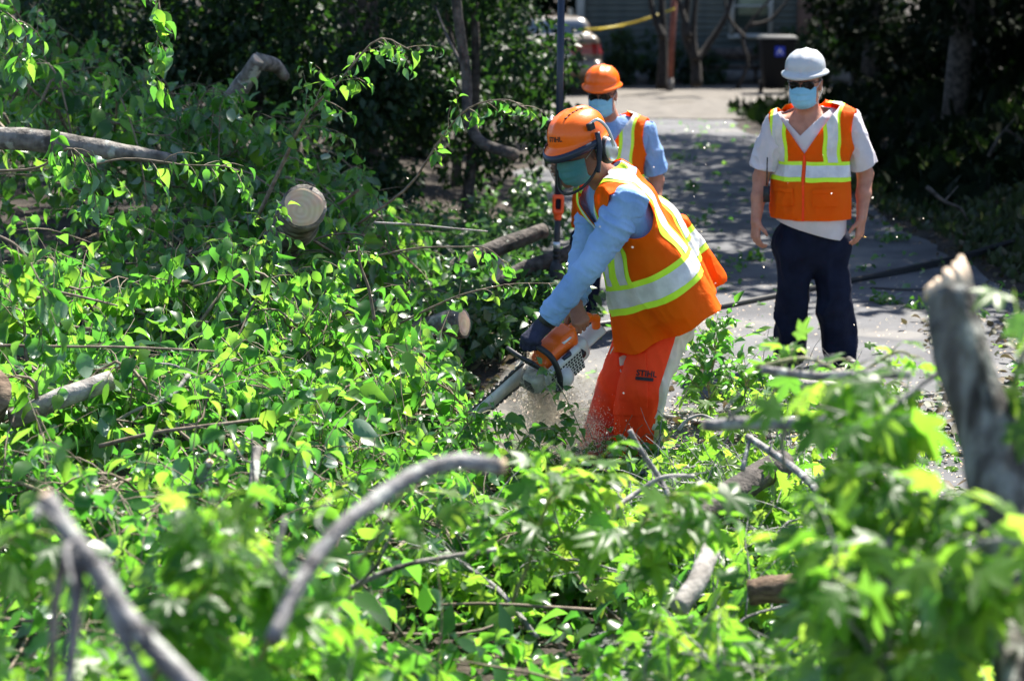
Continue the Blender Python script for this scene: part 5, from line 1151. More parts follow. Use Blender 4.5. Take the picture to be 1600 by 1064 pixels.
def vest(g, parent, infl, zvee, vw, a_hem, band, st, extra=None, flare=0.0, disp=None, armr=.118, hem_tilt=0.0, hem_fn=None, st_f=None, ax=.055, zip_=True, pockets=True, h=.0075, band_tilt=0.0, stw=.052, bw=.056, mat_=None):
    """sleeveless high visibility waistcoat: V neck, arm holes, hem, lime edged silver bands"""
    P_ = [g.hip, g.chest, g.neck, g.shL, g.shR]; s = SDF(np.min(P_, 0)-.42, np.max(P_, 0)+.36, h); torso(s, g, infl, k=.07)
    s.cap(g.hip-g.A*(.12 if hem_fn is None else .30), g.hip+g.A*.1, .185*g.girth+infl+flare, .17*g.girth+infl, k=.06, sq=(g.F, .74))
    if extra: extra(s)
    V, Q = s.mesh(); l_ = lambda p: (p-g.hip)@g.L; a_ = lambda p: (p-g.hip)@g.A; f_ = lambda p: (p-(g.hip+np.outer(a_(p), g.A)/1.0))@g.F
    an = (g.neck-g.hip)@g.A; cf = lambda p: (p-g.hip)@g.F-(g.chest-g.hip)@g.F*np.clip(a_(p)/((g.chest-g.hip)@g.A), 0, 1.2)
    lc = lambda p: l_(p)-((g.neck-g.hip)@g.L)*np.clip(a_(p)/an, 0, 1)
    def arm(p):
        d = np.ones(len(p))
        for sh, sg in ((g.shL, 1), (g.shR, -1)):
            q = p-(sh+g.L*sg*ax-g.A*.03); u = np.stack([q@g.L/.85, q@g.F/1.05, q@g.A/1.15], 1); d = np.minimum(d, np.linalg.norm(u, axis=1)-armr)
        return d
    def neck(p):
        a, l, f = a_(p), np.abs(lc(p)), cf(p)
        hole = np.linalg.norm((p-g.neck)-np.outer((p-g.neck)@g.A, g.A), axis=1)-.082*g.hs
        hole = np.where((p-g.neck)@g.A > -.10, hole, 1)
        v = l-vw*np.clip((a-zvee)/(an-zvee), 0, 2); v = np.where((f > 0) & (a > zvee-.1), np.where(a > zvee, v, np.maximum(l, zvee-a)), 1)
        return np.minimum(hole, v)
    S = Sheet(V, Q, disp or folds((9, 9, 4), .010, 5)).cut(hem_fn or (lambda p: a_(p)-a_hem+hem_tilt*cf(p))).cut(arm).cut(neck)
    o = S.obj('vest', mat_ or M['vest'], parent, thick=.003)
    wav = lambda p: .004*np.sin(l_(p)*40)+.004*np.sin(a_(p)*33)
    av = lambda p: a_(p)-band-band_tilt*l_(p)+wav(p)*.5
    lv = lambda p: np.abs(lc(p))-(st if st_f is None else st_f+(st-st_f)*sstep(.06, -.04, cf(p)))+wav(p)
    zipf = lambda p: np.where(cf(p) > 0, np.abs(lc(p))-.012, 1.0) if zip_ else np.ones(len(p))
    B_ = S.cut(lambda p: bw-np.abs(av(p))).cut(zipf); B_.obj('lime_band', M['lime'], o, off=.0022)
    B_.cut(lambda p: bw*.58-np.abs(av(p))).obj('silver_band', M['silver'], o, off=.0042)
    for sg in (1, -1):
        T_ = S.cut(lambda p: stw-np.abs(lv(p))).cut(lambda p: av(p)-bw+.006).cut(lambda p: sg*lc(p))
        T_.obj('lime_stripe', M['lime'], o, off=.0017); T_.cut(lambda p: stw*.58-np.abs(lv(p))).obj('silver_stripe', M['silver'], o, off=.0034)
    if zip_: S.cut(lambda p: np.where((cf(p) > 0) & (a_(p) < zvee), .006-np.abs(lc(p)), -1)).obj('zip', M['chaps'], o, off=.004)
    if pockets:
        for sg in (1, -1):
            K = S.cut(lambda p: np.where(cf(p) > 0, np.minimum(.062-np.abs(sg*lc(p)-.115), .05-np.abs(a_(p)-band+.145)), -1)); K.obj('pocket', mat_ or M['vest'], o, off=.006, thick=.004)
            K.cut(lambda p: a_(p)-band+.120).obj('pocket_flap', mat_ or M['vest'], o, off=.011, thick=.004)
    return o, S
def printed(text, size, place, m, parent, name, bold=.0):
    """flat black lettering laid onto a surface: place(x, y) gives a point in the place"""
    cu = bpy.data.curves.new(name, 'FONT'); cu.body = text; cu.size = 1; cu.align_x = 'CENTER'; cu.align_y = 'CENTER'; cu.offset = bold; cu.resolution_u = 2
    to = bpy.data.objects.new('tmp', cu); COL.objects.link(to); dg = bpy.context.evaluated_depsgraph_get(); me = bpy.data.meshes.new_from_object(to.evaluated_get(dg)); bpy.data.objects.remove(to)
    V = np.array([v.co[:] for v in me.vertices]); F = [tuple(p.vertices) for p in me.polygons]; bpy.data.meshes.remove(me)
    return obj(name, np.array([place(x*size, y*size) for x, y, _ in V]), F, m, parent, smooth=False)
BVHS = {}
def onto(o, P_, d, off=.003):
    """slide points along d until they meet object o"""
    if o.name not in BVHS: BVHS[o.name] = BVHTree.FromPolygons([v.co[:] for v in o.data.vertices], [tuple(p.vertices) for p in o.data.polygons])
    bvh = BVHS[o.name]
    h = bvh.ray_cast(Vector(P_-np.asarray(d)*.5), Vector(d))
    return (np.array(h[0]) if h[0] is not None else np.asarray(P_))-unit(d)*off

# ------------------------------------------------------------------ man in the white hard hat
Y1 = 11.45
F1 = unit(np.array((-.34, -.94, 0))); L1 = np.array((-F1[1], F1[0], 0))
g = Fig(F=F1, L=L1, A=np.array((0, 0, 1.)), girth=1.06, hs=1.10, hip=at(1267, 352, Y1), chest=at(1267, 232, Y1+.02), neck=at(1264, 178, Y1+.03), head=at(1258, 131, Y1-.03), HR=head_R((-.36, -.92, -.13)),
        shL=at(1327, 194, Y1+.0), shR=at(1213, 196, Y1+.02), elL=at(1352, 272, Y1+.05), elR=at(1189, 277, Y1+.03), wrL=at(1346, 342, Y1-.05), wrR=at(1181, 346, Y1-.06),
        hpL=at(1296, 384, Y1), hpR=at(1240, 384, Y1), knL=at(1303, 478, Y1-.04), knR=at(1238, 470, Y1), anL=at(1315, 566, Y1-.02), anR=at(1230, 566, Y1+.06),
        toeL=unit(np.array((.15, -1, 0))), toeR=unit(np.array((-.35, -1, 0))),
        handL=dict(d=(-.10, -.10, -1), pn=(-.75, .5, 0), side=(-.3, -.9, 0), curl=(22, 30, 20)), handR=dict(d=(-.02, -.22, -1), pn=(.8, .35, 0), side=(.35, -.9, 0), curl=(24, 38, 28)))
man1 = empty('person', (g.hip[0], Y1, 0), 'man standing in white hard hat, blue mask and orange vest on the driveway', 'person')
body(g, M['skin'], man1); hair(g, man1); hat = helmet(g, M['hat_white'], man1, front=.034, brim=.012, h=.118)
b_ = MB(); b_.box(g.hp(0, .14, .062), (.010*g.hs, .003, .008), g.HR); b_.obj('badge', M['metal'], hat, smooth=False)
face_mask(g, M['mask'], man1); sunglasses(g, man1)
s = SDF(g.hip-.5, g.neck+.35, .0085); torso(s, g, .012); s.cap(g.hip-g.A*.06, g.hip+g.A*.1, .178*g.girth, k=.05, sq=(g.F, .78)); V, Q = s.mesh()
a_ = lambda p: (p-g.hip)@g.A; l_ = lambda p: (p-g.neck)@g.L; f_ = lambda p: (p-g.chest)@g.F; an = (g.neck-g.hip)@g.A
zv = (at(1250, 214, Y1-.15)-g.hip)@g.A
S = Sheet(V, Q, folds((9, 9, 4), .008, 8)).cut(lambda p: a_(p)-(-.012-.060*(l_(p)/.2))).cut(lambda p: np.where((p-g.neck)@g.A > -.09, np.linalg.norm(((p-g.neck)*np.array((1, 1, 0))), axis=1)-.072, 1)).cut(lambda p: np.where((f_(p) > 0) & (a_(p) > zv-.05), np.where(a_(p) > zv, np.abs(l_(p)+.02)-.115*(a_(p)-zv)/(an-zv), np.maximum(np.abs(l_(p)+.02), zv-a_(p))), 1))
shirt = S.obj('shirt', M['shirt_white'], man1, thick=.002)
collar(g, M['shirt_white'], shirt, open_=66, h=.05)
for sd in 'LR':
    sh, el = getattr(g, 'sh'+sd), getattr(g, 'el'+sd); e1 = sh+(el-sh)*.86+g.L*(.008 if sd == 'L' else -.008); V, Q = arm_tube(sh+(sh-el)*.04, e1+(e1-sh)*.3, .074, .079).mesh(); d = unit(e1-sh)
    Sheet(V, Q, folds2((12, 12, 9), .014, 12)).cut(lambda p: (e1-p)@d-.012*np.sin((p@g.F)*30)).cut(lambda p: (p-sh)@d+.05).obj('sleeve', M['shirt_white'], shirt, thick=.002)
zvest = (at(1252, 242, Y1-.17)-g.hip)@g.A; bnd = (at(1265, 270, Y1-.18)-g.hip)@g.A; hem = (at(1268, 345, Y1-.18)-g.hip)@g.A
vest(g, man1, .026, zvest, .150, hem, bnd, .150, flare=.0, stw=.046, armr=.106, ax=.075, disp=folds2((9, 9, 5), .016, 31))
s = legs_sdf(g, (.108, .096, .088), low=.03); V, Q = s.mesh()
Sheet(V, Q, folds((13, 13, 5), .036, 44, .7)).cut(lambda p: (p-g.hip)@g.A*-1+.06).cut(lambda p: p[:, 2]-.03).obj('trousers', M['navy'], man1, thick=.003)
boots(g, man1)
b_ = MB(); q = at(1198, 290, Y1-.1); b_.tube([q, q+np.array((0, 0, .16))], .004, 6); b_.box(q-np.array((0, 0, .05)), (.018, .012, .045)); b_.obj('radio', M['blackplastic'], man1, smooth=False)
b_ = MB(); rp = g.wrL+unit(np.array((-.10, -.10, -1.)))*.105; q = frame(np.array((-.1, -.1, -1.))); rg = np.array([rp+g.L*.03+q@np.array((math.cos(a)*.0112, math.sin(a)*.0112, 0)) for a in np.linspace(0, 2*math.pi, 17)]); b_.tube(rg, .0022, 5); b_.obj('finger_ring', mat('gold', (.75, .5, .15), rough=.25, metal=.9), man1)

# ------------------------------------------------------------------ man in the orange hard hat behind, holding the pole
Y2 = 12.6
F2 = unit(np.array((-.34, -.94, 0))); L2 = np.array((-F2[1], F2[0], 0))
g = Fig(F=F2, L=L2, A=np.array((0, 0, 1.)), girth=1.06, hs=1.06, hip=at(950, 352, Y2), chest=at(956, 246, Y2+.02), neck=at(958, 190, Y2+.03), head=at(941, 149, Y2-.06), HR=head_R((-.24, -.94, -.16)),
        shL=at(1008, 206, Y2), shR=at(907, 208, Y2+.0), elL=at(1026, 282, Y2+.06), elR=at(888, 282, Y2-.02), wrL=at(1018, 346, Y2-.05), wrR=at(891, 268, Y2-.27),
        hpL=at(972, 380, Y2), hpR=at(920, 380, Y2), knL=at(976, 455, Y2-.03), knR=at(912, 455, Y2-.03), anL=at(980, 522, Y2), anR=at(908, 522, Y2),
        toeL=unit(np.array((.0, -1, 0))), toeR=unit(np.array((-.5, -1, 0))),
        handL=dict(d=(-.1, -.1, -1), pn=(-.75, .5, 0), side=(-.3, -.9, 0)), handR=dict(d=(-.75, -.55, .1), pn=(-.5, .75, 0), side=(0, 0, 1), curl=(55, 60, 40)))
man2 = empty('person', (g.hip[0], Y2, 0), 'man in orange hard hat and sunglasses standing behind the operator, holding the pole', 'person')
body(g, M['skin'], man2); hair(g, man2); helmet(g, M['hat_orange'], man2, front=.036, brim=.010, h=.116); face_mask(g, M['mask'], man2); sunglasses(g, man2)
s = SDF(g.hip-.5, g.neck+.35, .010); torso(s, g, .012); V, Q = s.mesh()
S = Sheet(V, Q, folds((9, 9, 4), .008, 8)).cut(lambda p: (p-g.hip)@g.A+.05).cut(lambda p: np.where((p-g.neck)@g.A > -.07, np.linalg.norm(((p-g.neck)*np.array((1, 1, 0))), axis=1)-.070, 1)); shirt = S.obj('shirt', M['shirt_blue'], man2, thick=.002)
collar(g, M['shirt_blue'], shirt, open_=22, h=.055)
for sd in 'LR':
    sh, el = getattr(g, 'sh'+sd), getattr(g, 'el'+sd); e1 = sh+(el-sh)*.84; V, Q = arm_tube(sh+(sh-el)*.04, e1+(e1-sh)*.3, .076, .080).mesh(); d = unit(e1-sh)
    Sheet(V, Q, folds2((12, 12, 9), .014, 12)).cut(lambda p: (e1-p)@d).cut(lambda p: (p-sh)@d+.05).obj('sleeve', M['shirt_blue'], shirt, thick=.002)
zvest = (at(945, 250, Y2-.17)-g.hip)@g.A; bnd = (at(955, 290, Y2-.18)-g.hip)@g.A; hem = (at(955, 362, Y2-.18)-g.hip)@g.A
vest(g, man2, .024, zvest, .12, hem, bnd, .125, stw=.046, armr=.110, h=.009, disp=folds2((9, 9, 5), .014, 61))
s = legs_sdf(g, (.105, .09, .082), h=.010); V, Q = s.mesh()
Sheet(V, Q, folds((10, 10, 4), .02, 47)).cut(lambda p: (p-g.hip)@g.A*-1+.05).cut(lambda p: p[:, 2]-.03).obj('trousers', M['navy'], man2, thick=.003); boots(g, man2)
# the slim pole he holds upright
YP = Y2-.36
pt_, pm_, pb_ = at(878, -70, YP), at(872, 330, YP), at(868, 430, YP)
pole = empty('pole_pruner', pb_, 'slim dark blue pole pruner held upright behind the operator', 'pole pruner')
b_ = MB(); b_.tube([pt_, pm_], .0225, 14); b_.obj('upper_shaft', M['navyplastic'], pole)
b_ = MB(); b_.tube([pm_, pb_], .019, 14); b_.obj('lower_shaft', M['blackplastic'], pole)
ax = unit(pt_-pb_); Rp = frame(ax, (1, 0, 0))
s = SDF(pm_-.2, pm_+.2, .006); c = at(872, 319, YP); s.box(c, (.036, .040, .060), Rp, rd=.014); s.box(c-np.array((.0, .03, 0)), (.016, .05, .034), Rp, rd=.006, op=-1); s.cap(c+Rp@np.array((0, 0, -.05)), c+Rp@np.array((0, 0, -.085)), .028, .024, k=.01); V, Q = s.mesh(); obj('throttle_housing', V, Q, mat('orange_red_plastic', (.85, .09, .02), rough=.4), pole)
c = at(870, 383, YP); b_ = MB(); b_.tube([c-ax*.02, c+ax*.02], .023, 14); b_.obj('clamp_ring', M['metal'], pole)
b_ = MB()
for yy in (392, 400, 408): c = at(869.6, yy, YP); b_.tube([c-ax*.008, c+ax*.008], .024, 12)
b_.obj('grip_ribs', M['blackplastic'], pole)
b_ = MB(); c = at(869, 416, YP); b_.tube([c+ax*.03, c, c-ax*.05, c-ax*.10, c-ax*.13], [.024, .040, .052, .054, .03], 16); b_.obj('motor_housing', M['blackplastic'], pole)
b_ = MB(); b_.tube([c-ax*.13, np.array((c[0], c[1], float(ground_z(c[0], c[1]))))], .016, 10); b_.obj('foot_rod', M['blackplastic'], pole)
# ================================================================== CHAINSAW
YS = 8.62
S_F = np.array((-.70, -.60, .38)); S_L = np.array((.676, -.402, .61)); S_F = unit(S_F); S_L = unit(S_L-S_F*(S_L@S_F)); S_U = np.cross(S_F, S_L)
def pic(v): return C_R*v[0]+C_U*v[1]-C_F*v[2]            # picture right / up / toward the viewer -> place
SR = np.stack([pic(S_F), pic(S_L), pic(S_U)], 1); S0 = at(862, 562, YS)
def sp(x, y, z): return S0+SR@np.array((x, y, z), float)
M['sawwhite'] = mat('grey_white_plastic', (.52, .51, .49), (.66, .65, .63), 14, .45, .0015, 60)
M['saworange'] = mat('saw_orange_plastic', (.86, .13, .010), (.90, .16, .014), 8, .32, .0006, 90, coat=.2)
M['dirtymetal'] = mat('sawdust_coated_metal', (.30, .285, .23), (.50, .47, .38), 28, .6, .003, 90, c3=(.58, .50, .36), c3at=.55, c3scale=16)
M['steel'] = mat('bar_steel', (.58, .58, .57), (.72, .72, .70), 26, .42, .0008, 80, metal=.15)
M['chain'] = mat('chain_steel', (.035, .033, .03), (.10, .095, .085), 60, .45, metal=.4)
M['slot'] = mat('dark_slot', (.02, .02, .02), rough=.7)
saw = empty('chainsaw', S0, 'orange and white chainsaw held by the operator, its bar cutting into the leaves', 'chainsaw')
def sdf_part(name, m, parent, fn, h=.0042):
    c = S0; s = SDF(c-.55, c+.55, h) if False else SDF(c-.42, c+.42, h); fn(s); V, Q = s.mesh(); return obj(name, V, Q, m, parent)
def f_(s):
    s.box(sp(-.02, .0, -.03), (.135, .072, .048), SR, rd=.022); s.box(sp(-.12, .01, -.02), (.05, .06, .05), SR, rd=.02, k=.02)
    s.box(sp(.085, -.01, -.045), (.05, .055, .035), SR, rd=.016, k=.01)
sdf_part('crankcase', M['sawwhite'], saw, f_)
def f_(s):
    s.box(sp(-.045, -.005, .045), (.090, .060, .042), SR, rd=.024); s.box(sp(-.10, -.005, .062), (.045, .045, .034), SR, rd=.018, k=.02); s.box(sp(.045, -.005, .03), (.03, .05, .026), SR, rd=.018, k=.02)
top = sdf_part('top_cover', M['saworange'], saw, f_)
def f_(s):
    s.box(sp(-.005, .080, -.012), (.100, .018, .066), SR, rd=.016); s.cap(sp(.03, .084, -.025), sp(.03, .100, -.025), .052, .046, k=.01)
st = sdf_part('starter_cover', M['sawwhite'], saw, f_)
b_ = MB(); 
for i in range(11):
    for j in range(8):
        x, z = -.088+i*.0172, -.066+j*.0155
        if (x-.03)**2+(z+.025)**2 < .034**2 or z > .028: continue
        r = (x-.03)**2+(z+.025)**2; y = .0985+(.0 if r > .05**2 else .003)
        b_.box(sp(x+.004*(j % 2), y, z), (.0052, .002, .0042), SR)
b_.obj('grille_slots', M['slot'], st, smooth=False, kind='stuff')
b_ = MB(); b_.tube([sp(.03, .098, -.025), sp(.03, .1045, -.025)], .031, 26); dz = b_.obj('emblem', M['saworange'], st)
E_ = SR@np.array((-1., 0, 0)); EU = SR@np.array((0, 0, 1.)); En = SR@np.array((0, 1., 0))
printed('STIHL', .016, lambda x, y: sp(.03-x, .1062, -.025+y), M['black_print'], dz, 'emblem_lettering', bold=.02)
b_ = MB(); b_.box(sp(.065, .0985, .042), (.024, .0015, .013), SR); b_.obj('sticker', M['white'], st, smooth=False)
printed('2', .018, lambda x, y: sp(.065-x, .1005, .042+y), M['black_print'], st, 'sticker_lettering', bold=.02)
b_ = MB(); b_.box(sp(-.075, .040, .0855), (.024, .012, .0022), SR); b_.obj('warning_sticker', M['white'], top, smooth=False)
b_ = MB(); b_.tube([sp(-.06, .062, .035), sp(-.04, .085, .050), sp(.0, .085, .052)], [.012, .013, .009], 9); b_.obj('cover_catch', M['navyplastic'], saw)
b_ = MB(); b_.tube([sp(-.105, .070, -.005), sp(-.105, .095, -.005)], [.020, .018], 16); b_.obj('fuel_cap', M['blackplastic'], saw)
# front: exhaust with louvres
def f_(s): s.box(sp(.130, .020, -.010), (.036, .048, .045), SR, rd=.024); s.box(sp(.125, -.02, -.05), (.035, .055, .022), SR, rd=.012, k=.01)
ex = sdf_part('exhaust', M['dirtymetal'], saw, f_)
b_ = MB()
for i in range(5): b_.box(sp(.1655, .020, -.034+i*.012), (.002, .030-.004*abs(i-2), .0032), SR)
b_.obj('louvres', M['slot'], ex, smooth=False)
def f_(s): s.box(sp(.06, -.082, -.02), (.085, .014, .045), SR, rd=.012)
sdf_part('sprocket_cover', M['dirtymetal'], saw, f_)
# wrap handle, rear handle, hand guard
hp_ = [sp(.075, .085, -.085), sp(.07, .112, -.050), sp(.062, .118, .02), sp(.058, .108, .085), sp(.055, .075, .125), sp(.055, .0, .135), sp(.055, -.06, .128), sp(.055, -.092, .09), sp(.055, -.094, .02)]
b_ = MB(); b_.tube(smooth_path(hp_, 44), .0135, 12); b_.obj('front_handle', M['blackplastic'], saw)
gu = MB(); tt = lambda P_, r=.0075: gu.tube(smooth_path([sp(*q) for q in P_], 12), r, 8, flat=None)
tt([(.105, -.095, .055), (.125, -.098, .11), (.15, -.08, .158)], .010); tt([(.105, .085, .055), (.125, .092, .10), (.15, .078, .158)], .010); tt([(.15, -.08, .158), (.158, 0, .166), (.15, .078, .158)], .010); tt([(.11, -.095, .075), (.118, 0, .085), (.11, .088, .075)], .009); tt([(.130, -.09, .115), (.136, 0, .122), (.130, .085, .115)], .007); tt([(.112, -.01, .075), (.136, -.01, .12), (.157, -.005, .166)], .008)
gu.obj('hand_guard', M['blackplastic'], saw)
def f_(s):
    s.cap(sp(-.12, 0, .075), sp(-.24, 0, .060), .022, .020, k=.02); s.cap(sp(-.24, 0, .060), sp(-.285, 0, .015), .020, .019, k=.02); s.cap(sp(-.285, 0, .015), sp(-.275, 0, -.045), .019, .020, k=.015)
rh = sdf_part('rear_handle', M['saworange'], saw, f_)
def f_(s): s.cap(sp(-.12, 0, -.045), sp(-.285, 0, -.050), .022, .020, k=.01, sq=(SR[:, 1], 2.3))
sdf_part('rear_hand_guard', M['sawwhite'], saw, f_)
b_ = MB(); b_.tube([sp(-.165, 0, .052), sp(-.18, 0, .03), sp(-.195, 0, .026)], [.007, .006, .004], 8); b_.obj('trigger', M['blackplastic'], saw)
# bar and chain
def bar_out(r):
    P_ = [(.10, r), (.16, r*1.02)]+[(.16+.26*t, r*(1.02-.10*t)) for t in np.linspace(.1, 1, 7)]+[(.42+math.sin(a)*r*.92, math.cos(a)*r*.92) for a in np.linspace(.15, math.pi-.15, 12)]
    P_ += [(.16+.26*t, -r*(1.02-.10*t)) for t in np.linspace(1, .1, 7)]+[(.16, -r*1.02), (.10, -r)]; return np.array(P_)
ob = bar_out(.040); n = len(ob); V = [sp(x, -.058, z-.012) for x, z in ob]+[sp(x, -.064, z-.012) for x, z in ob]
b_ = MB(); b_.add(V, [tuple(range(n)), tuple(range(n, 2*n))[::-1]]+[(i, (i+1) % n, n+(i+1) % n, n+i)[::-1] for i in range(n)]); b_.obj('guide_bar', M['steel'], saw, smooth=False)
b_ = MB(); q = smooth_path([sp(x, -.061, z-.012) for x, z in bar_out(.0455)], 170); b_.tube(q, .0050, 6)
for i in range(4, 166, 4):
    T = unit(q[i+1]-q[i-1]); out = unit(np.cross(T, SR[:, 1])); b_.box(q[i]+out*.003*(1 if out@(q[i]-sp(.28, -.061, -.012)) > 0 else -1), (.0085, .0052, .0055), np.stack([T, SR[:, 1], out], 1))
b_.obj('saw_chain', M['chain'], saw, smooth=False)

hero('vine_sprig', 'leafy vine sprig standing in front of the chainsaw grille', [(915, 690, 8.15), (893, 640, 8.2), (872, 600, 8.25), (850, 572, 8.25)], .003, .0015, 'ivy', .052, 5, .07, M['twig_green'], hang=.3, t0=.2, step=.03)
hero('vine_sprig', 'leafy vine sprig with one bright leaf in front of the guide bar', [(800, 700, 8.05), (785, 665, 8.1), (772, 630, 8.1)], .003, .0015, 'leaf', .075, 3, .05, M['twig_green'], hang=.2, t0=.5, step=.04)
hero('vine_sprig', 'leaf spray covering the tip of the guide bar', [(660, 700, 8.2), (700, 665, 8.2), (735, 645, 8.2), (765, 650, 8.2)], .004, .002, 'leaf', .075, 9, .12, M['twig_green'], hang=.5, t0=.1, step=.03)
hero('vine_sprig', 'leafy tangle left of the guide bar tip', [(690, 720, 8.0), (715, 680, 8.1), (748, 655, 8.15), (790, 668, 8.2)], .004, .002, 'leaf', .08, 10, .13, M['twig_green'], hang=.4, t0=.1, step=.03, upb=.4)
hero('vine_sprig', 'leafy tangle below the guide bar', [(800, 730, 7.9), (815, 690, 8.0), (850, 668, 8.1), (890, 680, 8.1)], .004, .002, 'ivy', .065, 10, .12, M['twig_green'], hang=.4, t0=.1, step=.03, upb=.4)
# ================================================================== THE OPERATOR
Y3 = 8.95
F3 = unit(np.array((-.985, -.14, 0))); L3 = np.array((-F3[1], F3[0], 0)); A3 = unit(np.array((0, 0, .84))+.50*F3); FT = unit(F3-A3*(F3@A3))
neck = at(950, 278, Y3-.26); hip = neck-A3*.63; chest = hip+A3*.41
g = Fig(F=FT, L=L3, A=A3, girth=1.0, hs=1.08, hip=hip, chest=chest, neck=neck, head=at(907, 236, Y3-.34), HR=head_R((-.72, -.62, -.34)),
        shL=chest+A3*.105+L3*.185+FT*.02, shR=chest+A3*.13-L3*.185+FT*.07, elL=at(926, 410, Y3-.44), elR=at(912, 404, Y3-.08), wrL=at(858, 494, Y3-.40), wrR=at(912, 466, Y3-.24),
        hpL=at(1044, 500, Y3-.10), hpR=at(1014, 500, Y3+.10), knL=at(1008, 606, Y3-.20), knR=at(972, 606, Y3-.02), anL=at(995, 722, Y3-.10), anR=at(940, 714, Y3+.10),
        toeL=unit(np.array((-.85, -.5, 0))), toeR=unit(np.array((-.9, -.4, 0))),
        handL=dict(d=SR@np.array((1., 0, -.12)), pn=SR@np.array((0, 0, -1.)), side=SR@np.array((0, -1., 0)), curl=(50, 75, 50), tdir=(.5, .5, -.1+.9), tcurl=45),
        handR=dict(d=SR@np.array((.45, .75, -.25)), pn=SR@np.array((.1, -.2, -1.)), side=SR@np.array((.85, -.5, 0)), curl=(55, 70, 45), tdir=(.6, .5, .5), tcurl=35))
g.wrL = sp(-.035, -.035, .168); g.wrR = sp(-.235, -.055, .112)
op = empty('person', (float(g.anL[0]), Y3, 0), 'chainsaw operator bending over in orange helmet, orange vest and red chaps', 'person')
body(g, M['skin_dark'], op)
# navy glove on the front handle, dark cuff with a grey label
s = SDF(g.wrL-.2, g.wrL+.2, .0042); h = g.handL; hand(s, g.wrL, h['d'], h['pn'], h['side'], h['curl'], tcurl=h['tcurl'], sc=1.08, tdir=h['tdir'], infl=.0035)
wd = unit(g.elL-g.wrL); s.cap(g.wrL, g.wrL+wd*.045, .036, .038, k=.02); V, Q = s.mesh(); gl = obj('glove', V, Q, M['glove'], op)
b_ = MB(); b_.tube([g.wrL+wd*.012, g.wrL+wd*.018, g.wrL+wd*.062, g.wrL+wd*.066], [.040, .043, .046, .044], 18); b_.obj('cuff', M['blackplastic'], gl)
side_ = unit(np.cross(wd, C_F)); b_ = MB(); q = g.wrL+wd*.040-C_F*.044+side_*.012; b_.box(q, (.016, .014, .002), np.stack([wd, side_, -C_F], 1)); b_.obj('cuff_label', mat('grey_label', (.35, .36, .38), rough=.6), gl, smooth=False)
# shirt with long sleeves
s = SDF(g.hip-.5, g.neck+.35, .0085); torso(s, g, .010); V, Q = s.mesh()
S = Sheet(V, Q, folds((9, 9, 9), .008, 8)).cut(lambda p: (p-g.hip)@g.A+.02).cut(lambda p: np.where((p-g.neck)@g.A > -.07, np.linalg.norm((p-g.neck)-np.outer((p-g.neck)@g.A, g.A), axis=1)-.070, 1))
shirt = S.obj('shirt', M['denim'], op, thick=.002); collar(g, M['denim'], shirt, open_=22, h=.05)
for sd in 'LR':
    sh, el, wr = getattr(g, 'sh'+sd), getattr(g, 'el'+sd), getattr(g, 'wr'+sd); d = unit(wr-el); e1 = wr-d*(.050 if sd == 'L' else .035)
    s = arm_tube(sh+(sh-el)*.08, e1+d*.05, .078, .050, .006, el, .061); V, Q = s.mesh(); mid = (sh+el)/2
    AX = frame(unit(el-sh)); Sl = Sheet(V, Q, folds2((8, 8, 22), .016, 17, A=AX)).cut(lambda p: (e1-p)@d)
    sl_ = Sl.obj('sleeve', M['denim'], shirt, thick=.0025)
    b_ = MB(); rr = np.array([.050, .0525, .052, .0515, .0535, .047]) if sd == 'L' else np.array([.046, .048, .048, .0475, .049, .044]); b_.tube([e1-d*.07, e1-d*.066, e1-d*.03, e1, e1+d*.012, e1+d*.014], rr*1.03, 22, rough=.03, seed=5); b_.obj('sleeve_cuff', M['denim'], shirt)
# vest hanging forward off the leaning back
def hang(s):
    s.cap(at(985, 400, Y3-.14), at(1030, 600, Y3-.14), .125, .145, k=.08); s.cap(at(985, 400, Y3-.05), at(1004, 600, Y3-.04), .10, .125, k=.08)
    s.cap(at(1020, 350, Y3-.05), at(1110, 510, Y3+.0), .11, .10, k=.07); s.cap(at(1060, 360, Y3+.06), at(1120, 436, Y3+.09), .055, .042, k=.06)
h0, h1 = at(956, 554, Y3-.1), at(1122, 452, Y3); hn = np.cross(h1-h0, g.L); hn = unit(hn*np.sign(hn[2])); hemv = lambda p: (p-h0)@hn+.008*np.sin(p@g.L*22)+.006*np.sin(p@unit(h1-h0)*31)
vo, VS = vest(g, op, .022, .30, .10, -.105, .135, .125, hem_fn=hemv, bw=.068, ax=.072, extra=hang, flare=.01, disp=folds2((8, 8, 8), .020, 91, A=np.stack([g.L, g.F, g.A], 1)*np.array((1, 1, .45))), armr=.112, st_f=.06, zip_=False, pockets=False, h=.0065, stw=.060)

# trousers and red chaps over their front
R_ = (.104, .096, .096); s = legs_sdf(g, R_, h=.0075); V, Q = s.mesh()
Sheet(V, Q, folds2((11, 11, 5), .02, 52)).cut(lambda p: (p-g.hip)@g.A*-1+.05).cut(lambda p: p[:, 2]-.03).obj('trousers', M['beige'], op, thick=.003)
s = legs_sdf(g, R_, h=.0075, infl=.016); V, Q = s.mesh()
def axis_x(p):
    """how far a point sits behind the nearer leg's middle line, across the leg"""
    d = np.full(len(p), 1e9); o_ = np.zeros(len(p))
    for a, b in ((g.hpL, g.knL), (g.knL, g.anL), (g.hpR, g.knR), (g.knR, g.anR)):
        t = np.clip(((p-a)@(b-a))/((b-a)@(b-a)), 0, 1); q = p-(a+t[:, None]*(b-a)); e = np.linalg.norm(q, axis=1); m = e < d; d[m] = e[m]; o_[m] = (q[m]@unit(F3*.8+np.array((-.35, .25, 0))))
    return o_
CH = Sheet(V, Q, folds2((11, 11, 4), .013, 57)).cut(lambda p: axis_x(p)+.062).cut(lambda p: (p-g.hip)@g.A*-1+.02).cut(lambda p: p[:, 2]-.05)
